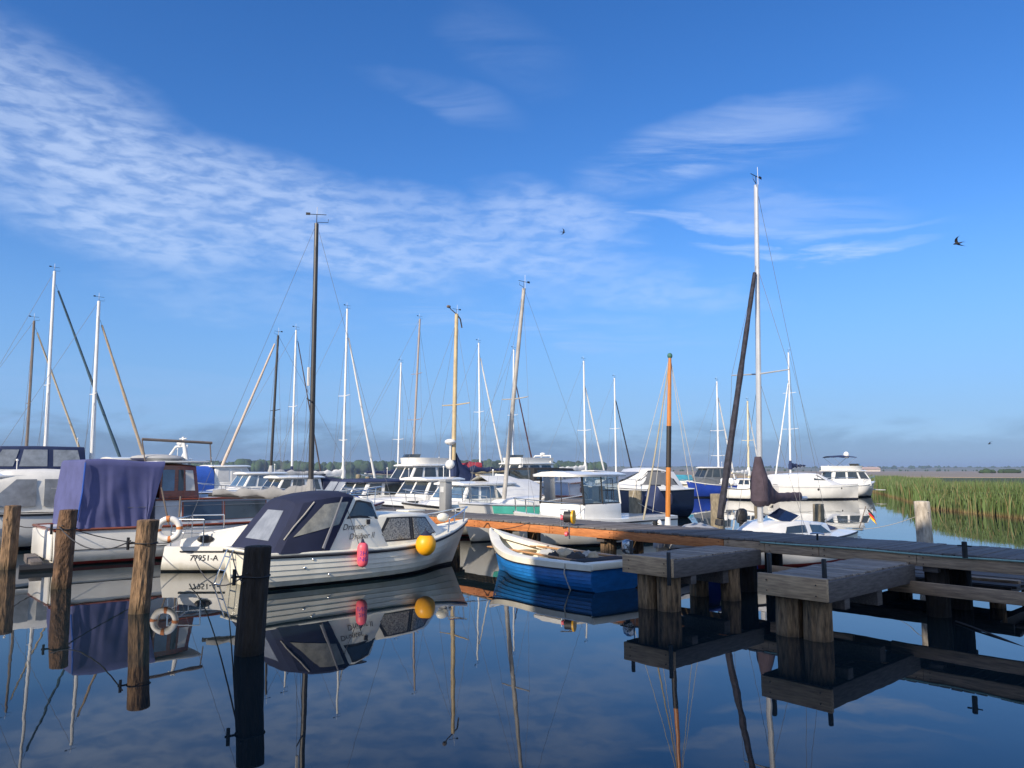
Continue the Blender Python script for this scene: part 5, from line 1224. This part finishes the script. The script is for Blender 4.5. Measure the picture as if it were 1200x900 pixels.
# ================================================================== motor boats in the rows behind
GB = 'motor boats'
motorboat('white hardtop cruiser with bright blue canvas side behind the wheelhouse', 268, 40, HN, 7.0, 2.7, 'hardtop', fb=.95, roofz=2.35, wx=(-.16, .16), canopy=cblue, windowm=mat('white_blind', (.6, .6, .58), .4))
motorboat('white motorboat with low rounded cabin and raked windscreen beside the blue canvas one', 302, 37, HW, 6.6, 2.5, 'hardtop', fb=.9, roofz=2.0, wx=(-.16, .16), windowm=glassb)
motorboat('older white cruiser with dark canvas roof left of the power pedestal', 448, 28.8, HW, 7.0, 2.6, 'hardtop', fb=.84, roofz=1.76, wx=(-.20, .20), roofm=cdeep, canopy=cdeep, windowm=glassd)
motorboat('small white cruiser with upright wheelhouse directly behind the power pedestal', 503, 27.4, HW, 7.0, 2.6, 'hardtop', fb=.86, roofz=1.84, wx=(-.12, .12), windowm=glassd, framem=None)
motorboat('white flybridge yacht towering behind the pedestal with navy bimini edge', 492, 40, HW, 7.2, 2.7, 'fly', fb=1.15, roofz=2.40, wx=(-.2, .18), radar=False, canopy=cdeep)
t5, H5 = motorboat('white cabin boat with blue tinted windows and pale tarpaulin over its cockpit', 566, 25.6, HW, 6.4, 2.5, 'hardtop', fb=.86, roofz=1.72, wx=(-.10, .24), windowm=glassb, boot=redp)
part('tarpaulin', t5, cwhite, lambda b: b.loft([[Vector((x, y, z + .03 * math.sin(x * 5 + y * 3))) for y, z in ((-1.3, 1.15 + dz_), (-1.0, 1.42 + dz_), (-.5, 1.66 + dz_), (0, 1.86 + dz_), (.5, 1.66 + dz_), (1.0, 1.42 + dz_), (1.3, 1.15 + dz_))] for x, dz_ in ((-2.6, -.22), (-2.1, -.1), (-1.6, -.03), (-1.1, .04), (-.4, .08), (.2, .06))]), sharp=70)
part('tarpaulin_ridge', t5, tanmast, lambda b: b.tube([(-2.7, 0, 1.62), (.3, 0, 1.95)], .03, 6))
fr5 = thing('life_ring', 'small orange and white horseshoe ring on the cabin boat rail', 'life ring', at(532, 575, 25.2), 0)
part('ring', fr5, orange, lambda b: b.tube([(.0 + .16 * math.cos(a), 0, .22 * math.sin(a)) for a in [lerp(-1.0, 4.1, i / 20) for i in range(21)]], .05, 8))
t6, H6 = motorboat('dark mahogany cruiser with black canopy', 645, 37, HN, 6.0, 2.7, 'canopy', hullm=mahog, fb=1.30, roofz=2.25, wx=(-.34, .18), canopy=cblack, windowm=glassd, foredeck=True, rub=gel, sheerbow=1.12)
motorboat('white sports yacht with radar arch behind the mahogany cruiser', 612, 52, HW, 10, 3.2, 'fly', fb=1.3, roofz=2.6, wx=(-.2, .15), radar=True)
t8, H8 = motorboat('black hulled sports cruiser with long raked cabin behind the pilothouse boat', 738, 33.5, HW - .15, 5.6, 2.5, 'none', hullm=navyp, fb=1.30, roofz=1.7, wx=(-.30, .22), canopy=None, rub=gel, sheerbow=1.14, foredeck=False, group=GB)
hs8 = House([(-2.3, -1.9, 1.05, .80, 1.28, 2.0), (-.9, -.8, 1.08, .86, 1.28, 2.16), (.3, -.3, 1.02, .80, 1.30, 2.12), (1.7, .5, .60, .42, 1.40, 1.72)], .06); c8 = hs8.mesh(t8, gel, name='cabin', bevel=.05); ref = hs8.centre()
smg = mat('smoky_glass', (.20, .20, .20), .1, vary=.2)
for s in (1, -1): window(c8, hs8.side(s), [(.10, .22), (.80, .22), (.62, .88), (.14, .86)], ref, smg, rubber, fd=.03, name='side_glass')
part('windscreen', c8, smg, lambda b: b.loft([[Vector((x, y, z + .012)) for y in (-w, 0, w)] for x, w, z in ((1.3, .45, 1.55), (.0, .62, 2.02))]))
P9 = at(836, 551, 60)
t9, H9 = motorboat('royal blue boat with grey wheelhouse lying at the far jetty', 836, 60, math.pi + .35, 5.0, 2.2, 'hardtop', hullm=royal, fb=1.0, roofz=2.35, wx=(-.2, .28), roofm=cwhite, windowm=glassd, foredeck=False, cabm=mat('wheelhouse_grey', (.13, .14, .15), .5), rub=gel)
motorboat('pale yellow boat under turquoise cover at the far jetty', 789, 63, math.pi + .2, 3.6, 1.9, 'canopy', hullm=mat('paint_pale_yellow', (.68, .62, .38), .4), fb=1.0, roofz=1.75, wx=(-.4, .3), canopy=cteal, windowm=cteal, foredeck=False, rail=False, name='motor_boat')
motorboat('small boat with twin white outboards beside the blue boat', 878, 55, -.9, 3.0, 1.8, 'hardtop', fb=.8, roofz=1.5, wx=(-.2, .3), foredeck=False, rail=False)
tt_ = [o for o in COL.objects if o.get('label', '').startswith('small boat with twin')][0]
for s in (.4, -.4): outboard(tt_, -1.9, s, .95, 1.15, gel, gel)
# catamaran
Pc = at(946, 551, 57); tcat = thing('catamaran', 'white motor catamaran with twin hulls moored at the far jetty', 'catamaran', (Pc.x, Pc.y, 0), .12, 'yachts at the far jetty')
for s in (1, -1):
    Hc = Hull(6.4, 1.25, 1.05, 1.0, 1.12, ws=.8, um=.4, p=2.6, rake=.12)
    o_ = Hc.mesh(tcat, gel, mboot=navyp); o_.location = (0, s * 1.35, 0); d_ = Hc.deck(tcat); d_.location = (0, s * 1.35, 0); r_ = Hc.rail(tcat, gelg, .02, dz=-.12); r_.location = (0, s * 1.35, 0)
    part('porthole', o_, rubber, lambda b: [b.ell(Hc.pt(u, .72, -1, .0), (.09, .02, .09), 10, 6) for u in (.46,)]); part('porthole', o_, rubber, lambda b: b.ell(Hc.pt(.75, .8, -1, .0), (.06, .02, .06), 10, 6))
part('bridge_deck', tcat, gel, lambda b: b.box((-.6, 0, .85), (4.2, 2.2, .35)), bevel=.05)
hcat = House([(-2.7, -2.5, 1.55, 1.35, 1.0, 1.72), (-.6, -.6, 1.5, 1.3, 1.0, 1.84), (1.2, .3, 1.3, 1.05, 1.0, 1.80), (2.4, 1.5, .95, .6, 1.02, 1.35)], .08); cc = hcat.mesh(tcat, gel, bevel=.06); ref = hcat.centre()
for s in (1, -1): window(cc, hcat.side(s), [(.42, .45), (.66, .45), (.60, .88), (.46, .86)], ref)
for a, c in ((.1, .45), (.55, .9)): window(cc, hcat.end(True), rect(a, c, .3, .8), ref)
part('bow_rail', tcat, chrome, lambda b: b.tube([(0.5, -1.85, 1.45), (2.9, -1.5, 1.55), (2.9, 1.5, 1.55), (.5, 1.85, 1.45)], .02, 6))
# yacht with flybridge
ty, Hy = motorboat('large white yacht with flybridge and navy bimini, rightmost boat on the water', 994, 61, .10, 4.4, 2.6, 'fly', fb=.95, roofz=2.1, wx=(-.42, .30), fly=cdeep, radar=False, rub=gelg, foredeck=False)
part('swim_platform', ty, gelg, lambda b: b.box((2.4, 0, .55), (.5, 1.4, .06)), bevel=.02)
part('satellite_dome', ty, gel, lambda b: b.ell((-.1, 0, 3.32), (.22, .22, .26), 12, 8))
motorboat('cruiser with dark framed canopy far behind at the left edge', 14, 34, HW, 8.5, 3.0, 'canopy', fb=1.6, roofz=3.2, wx=(-.32, .14), canopy=cdeep, windowm=vinyl, sheerbow=1.1)
motorboat('white motor yacht with small radar arch rising behind the violet cover', 165, 31, HW, 8, 2.8, 'hardtop', fb=1.2, roofz=2.6, wx=(-.2, .2), radar=True)
motorboat('white cruiser with dark side glass below the slim dark mast', 338, 33.5, HW, 6.2, 2.4, 'hardtop', fb=.85, roofz=1.85, wx=(-.2, .15), canopy=cnavy, windowm=glassd)
motorboat('white boat with navy canvas cockpit right of the tall black mast', 398, 29.5, HW, 6.2, 2.4, 'canopy', fb=.85, roofz=1.8, wx=(-.38, .05), canopy=cnavy, windowm=vinyl)
# far jetties
def farjetty(p, q, label, w=1.6, z=.8):
    p, q = Vector(p), Vector(q); L_ = (q - p).length; a = math.atan2(q.y - p.y, q.x - p.x)
    t = thing('far_jetty', label, 'jetty', (p + q) / 2, a, 'jetties in the rows behind')
    part('deck', t, plank, lambda b: b.box((0, 0, z), (L_, w, .12)))
    k = int(L_ / 3.5)
    for i in range(k + 1):
        for s in (1, -1): part('post', t, logm, lambda b: b.tube([(-L_ / 2 + i * L_ / k, s * w * .42, -.4), (-L_ / 2 + i * L_ / k, s * w * .42, z - .06)], .12, 8))
farjetty((-30, 47.5, 0), (3, 47.5, 0), 'grey jetty crossing behind the middle row of masts', z=.85)
farjetty((12, 66, 0), (24, 66, 0), 'far jetty behind the royal blue boat and catamaran', z=.8)
bx_ = thing('float_beam', 'low weathered float beam between the two leftmost piles', 'beam', gnd(38, 664), 2.2)
part('beam', bx_, beam_d, lambda b: b.box((0, 0, .12), (1.9, .22, .16)), bevel=.01); part('end_float', bx_, rubber, lambda b: b.tube([(-.9, -.3, .05), (-.9, .3, .05)], .10, 10))
# far marina piles
for i, (px, D, h, lb) in enumerate(((420, 34, 1.9, 'thin pile left of the flybridge yacht'), (431, 34.5, 1.8, 'thin pile right next to the one left of the flybridge yacht'), (700, 45, 1.3, 'pile far behind the pilothouse boat roof'), (884, 52, 1.2, 'pile beside the twin outboards'))):
    pile(px, 0, 0, .22, pile_g, lb, PG2, D=D, top=h)

b = MB(); rr = random.Random(9)
gb = at(415, 587, 26.6)
for k in range(5):
    cx_, cz_ = gb.x + rr.uniform(-.18, .18), gb.z + rr.uniform(-.1, .08); r0 = rr.uniform(.08, .15)
    b.tube([(cx_ + r0 * math.cos(a), gb.y + .02 * k + .03 * math.sin(a * 3), cz_ + r0 * 1.3 * math.sin(a)) for a in [2 * math.pi * j / 14 for j in range(15)]], .022, 5)
tag(b.build('rope_bundle', cblue), 'tangle of bright blue rope on the rail of the older cruiser', 'rope')
for o in [o for o in COL.objects if o.type == 'EMPTY' and o.get('category') == 'motor boat' and o.get('group') == 'motor boats' and o.location.y < 45]:
    hl_ = [c for c in o.children if c.name.split('.')[0] == 'hull']
    if not hl_: continue
    vs_ = [v.co for v in hl_[0].data.vertices]; x_lo = min(v.x for v in vs_); x_hi = max(v.x for v in vs_)
    for f_, s in ((.25, -1), (.55, -1), (.3, 1), (.6, 1)):
        xx = lerp(x_lo, x_hi, f_); sl_ = [v for v in vs_ if abs(v.x - xx) < .35]
        zt = max(v.z for v in sl_); ym = max(abs(v.y) for v in sl_)
        fd_ = part('fender', o, cnavy if rr.random() < .3 else gel, lambda b: b.ell((xx, s * (ym + .10), zt - .42), (.085, .085, .24), 10, 8))
        part('fender_line', fd_, rope_w, lambda b: b.tube([(xx, s * (ym + .10), zt - .18), (xx, s * (ym + .03), zt + .05)], .008, 4))

# ================================================================== mooring lines
def line(p, q, sag, label, m=rope_k, r=.010):
    b = MB(); b.tube(catenary(p, q, sag), r, 6); o = b.build('mooring_line', m); tag(o, label, 'rope', 'mooring lines'); return o
def ptop(o, dz=.35):
    z = max(v.co.z for v in o.data.vertices) - dz; return Vector((o.location.x, o.location.y - .17, z))
A_, B__, C_, D_ = (ptop(o, .30) for o in (pA, pB, pC, pD))
line(A_, world(tC, (-4.4, .9, .8)), .10, 'dark line from the leftmost pile to the violet covered boat stern')
line(B__, C_ + Vector((-.1, 0, .0)), .25, 'slack dark line between the second and third piles')
line(B__, world(tC, (-4.3, -.9, .85)), .05, 'short dark line from the second pile to the transom corner')
line(B__ + Vector((.05, 0, .02)), world(tE, (-2.5, .7, .55)), .20, 'long dark line from the second pile to the 77951-A boat')
line(D_, world(tE, (-2.6, .3, .50)), .45, 'long drooping dark line from the nearest pile to the 77951-A boat')
line(D_ + Vector((-.05, 0, -.1)), world(tD, (-2.6, .7, .62)), .10, 'short dark line from the nearest pile to the cream motorboat stern')
line(world(tD, (2.2, .1, 1.0)), jm @ Vector((13.2, 0, PZ)), .08, 'bow line of the cream motorboat tied to the jetty', rope_w, .008)
line(world(tF, (1.9, 0, .82)), jm @ Vector((hj.x + 1.2, .05, PZ)), .04, 'bow line of the blue rowing boat', rope_k, .008)
line(world(tF, (-1.8, -.6, .5)), loc(c1, .12, .84) + Vector((0, 0, .9)), .05, 'stern line of the blue rowing boat to the finger jetty pin', rope_w, .008)
line(ptop(pH, .2), world(ts, (-2.9, -.6, .75)), .25, 'thin pale line from the bleached pile to the solar panel boat', rope_w, .006)
line(ptop(pE, .35) + Vector((0, 0, 0)), world(t7, (-2.8, .7, .78)), .08, 'pale line wound from the pile to the pilothouse boat stern', rope_w, .009)
line(gnd(1120, 728, .02), gnd(1215, 765, -.02), -.01, 'weedy rope floating on the water at lower right', rope_k, .012)

# ================================================================== birds
def bird(px, py, D, span, rot, bank, label):
    p = at(px, py, D); t = thing('swallow', label, 'bird', p, rot, 'swallows in flight'); t.rotation_euler = (bank, 0, rot)
    s = span / 2
    def f(b):
        b.loft([[Vector((x, w * math.cos(a), z + h * math.sin(a))) for a in [2 * math.pi * j / 10 for j in range(10)]] for x, w, z, h in ((.62 * s, .01 * s, .0, .01 * s), (.5 * s, .09 * s, .01 * s, .08 * s), (.2 * s, .15 * s, 0, .13 * s), (-.2 * s, .10 * s, 0, .08 * s), (-.45 * s, .06 * s, .01, .03 * s))], closed=True, capa=True, capb=True)
        for g in (1, -1):
            b.loft([[Vector((x0, g * y, z)), Vector(((x0 + x1) / 2, g * y, z + .012 * s)), Vector((x1, g * y, z))] for x0, x1, y, z in ((.32 * s, -.05 * s, .08 * s, .03 * s), (.38 * s, .0, .30 * s, .16 * s), (.22 * s, -.08 * s, .60 * s, .26 * s), (-.12 * s, -.28 * s, .85 * s, .28 * s), (-.52 * s, -.54 * s, 1.0 * s, .24 * s))])
            b.loft([[Vector((-.35 * s, g * .01 * s, .01)), Vector((-.38 * s, g * .07 * s, .01))], [Vector((-.9 * s, g * .12 * s, .01)), Vector((-.92 * s, g * .14 * s, .01))]])
    part('body', t, feather, f, sharp=60)
bird(1123, 285, 19, .40, 2.25, .55, 'largest dark swallow flying left, at the upper right of the sky')
bird(660, 272, 34, .34, .2, -.8, 'small swallow high above the middle boats')
bird(1160, 520, 40, .33, math.pi, .5, 'tiny low swallow just above the reeds at right')

# ================================================================== air
hzm = bpy.data.materials.new('haze_air'); hzm.use_nodes = True; t_ = hzm.node_tree; t_.nodes.clear()
o_ = t_.nodes.new('ShaderNodeOutputMaterial'); v_ = t_.nodes.new('ShaderNodeVolumePrincipled')
v_.inputs['Color'].default_value = (.62, .76, 1, 1); v_.inputs['Density'].default_value = .00022; v_.inputs['Anisotropy'].default_value = .2
t_.links.new(v_.outputs[0], o_.inputs['Volume'])
b = MB(); b.box((0, 2400, 19), (8400, 5600, 41)); ob_ = b.build('haze', hzm, smooth=False); tag(ob_, 'thin pale morning haze over the lagoon', None, kind='stuff')
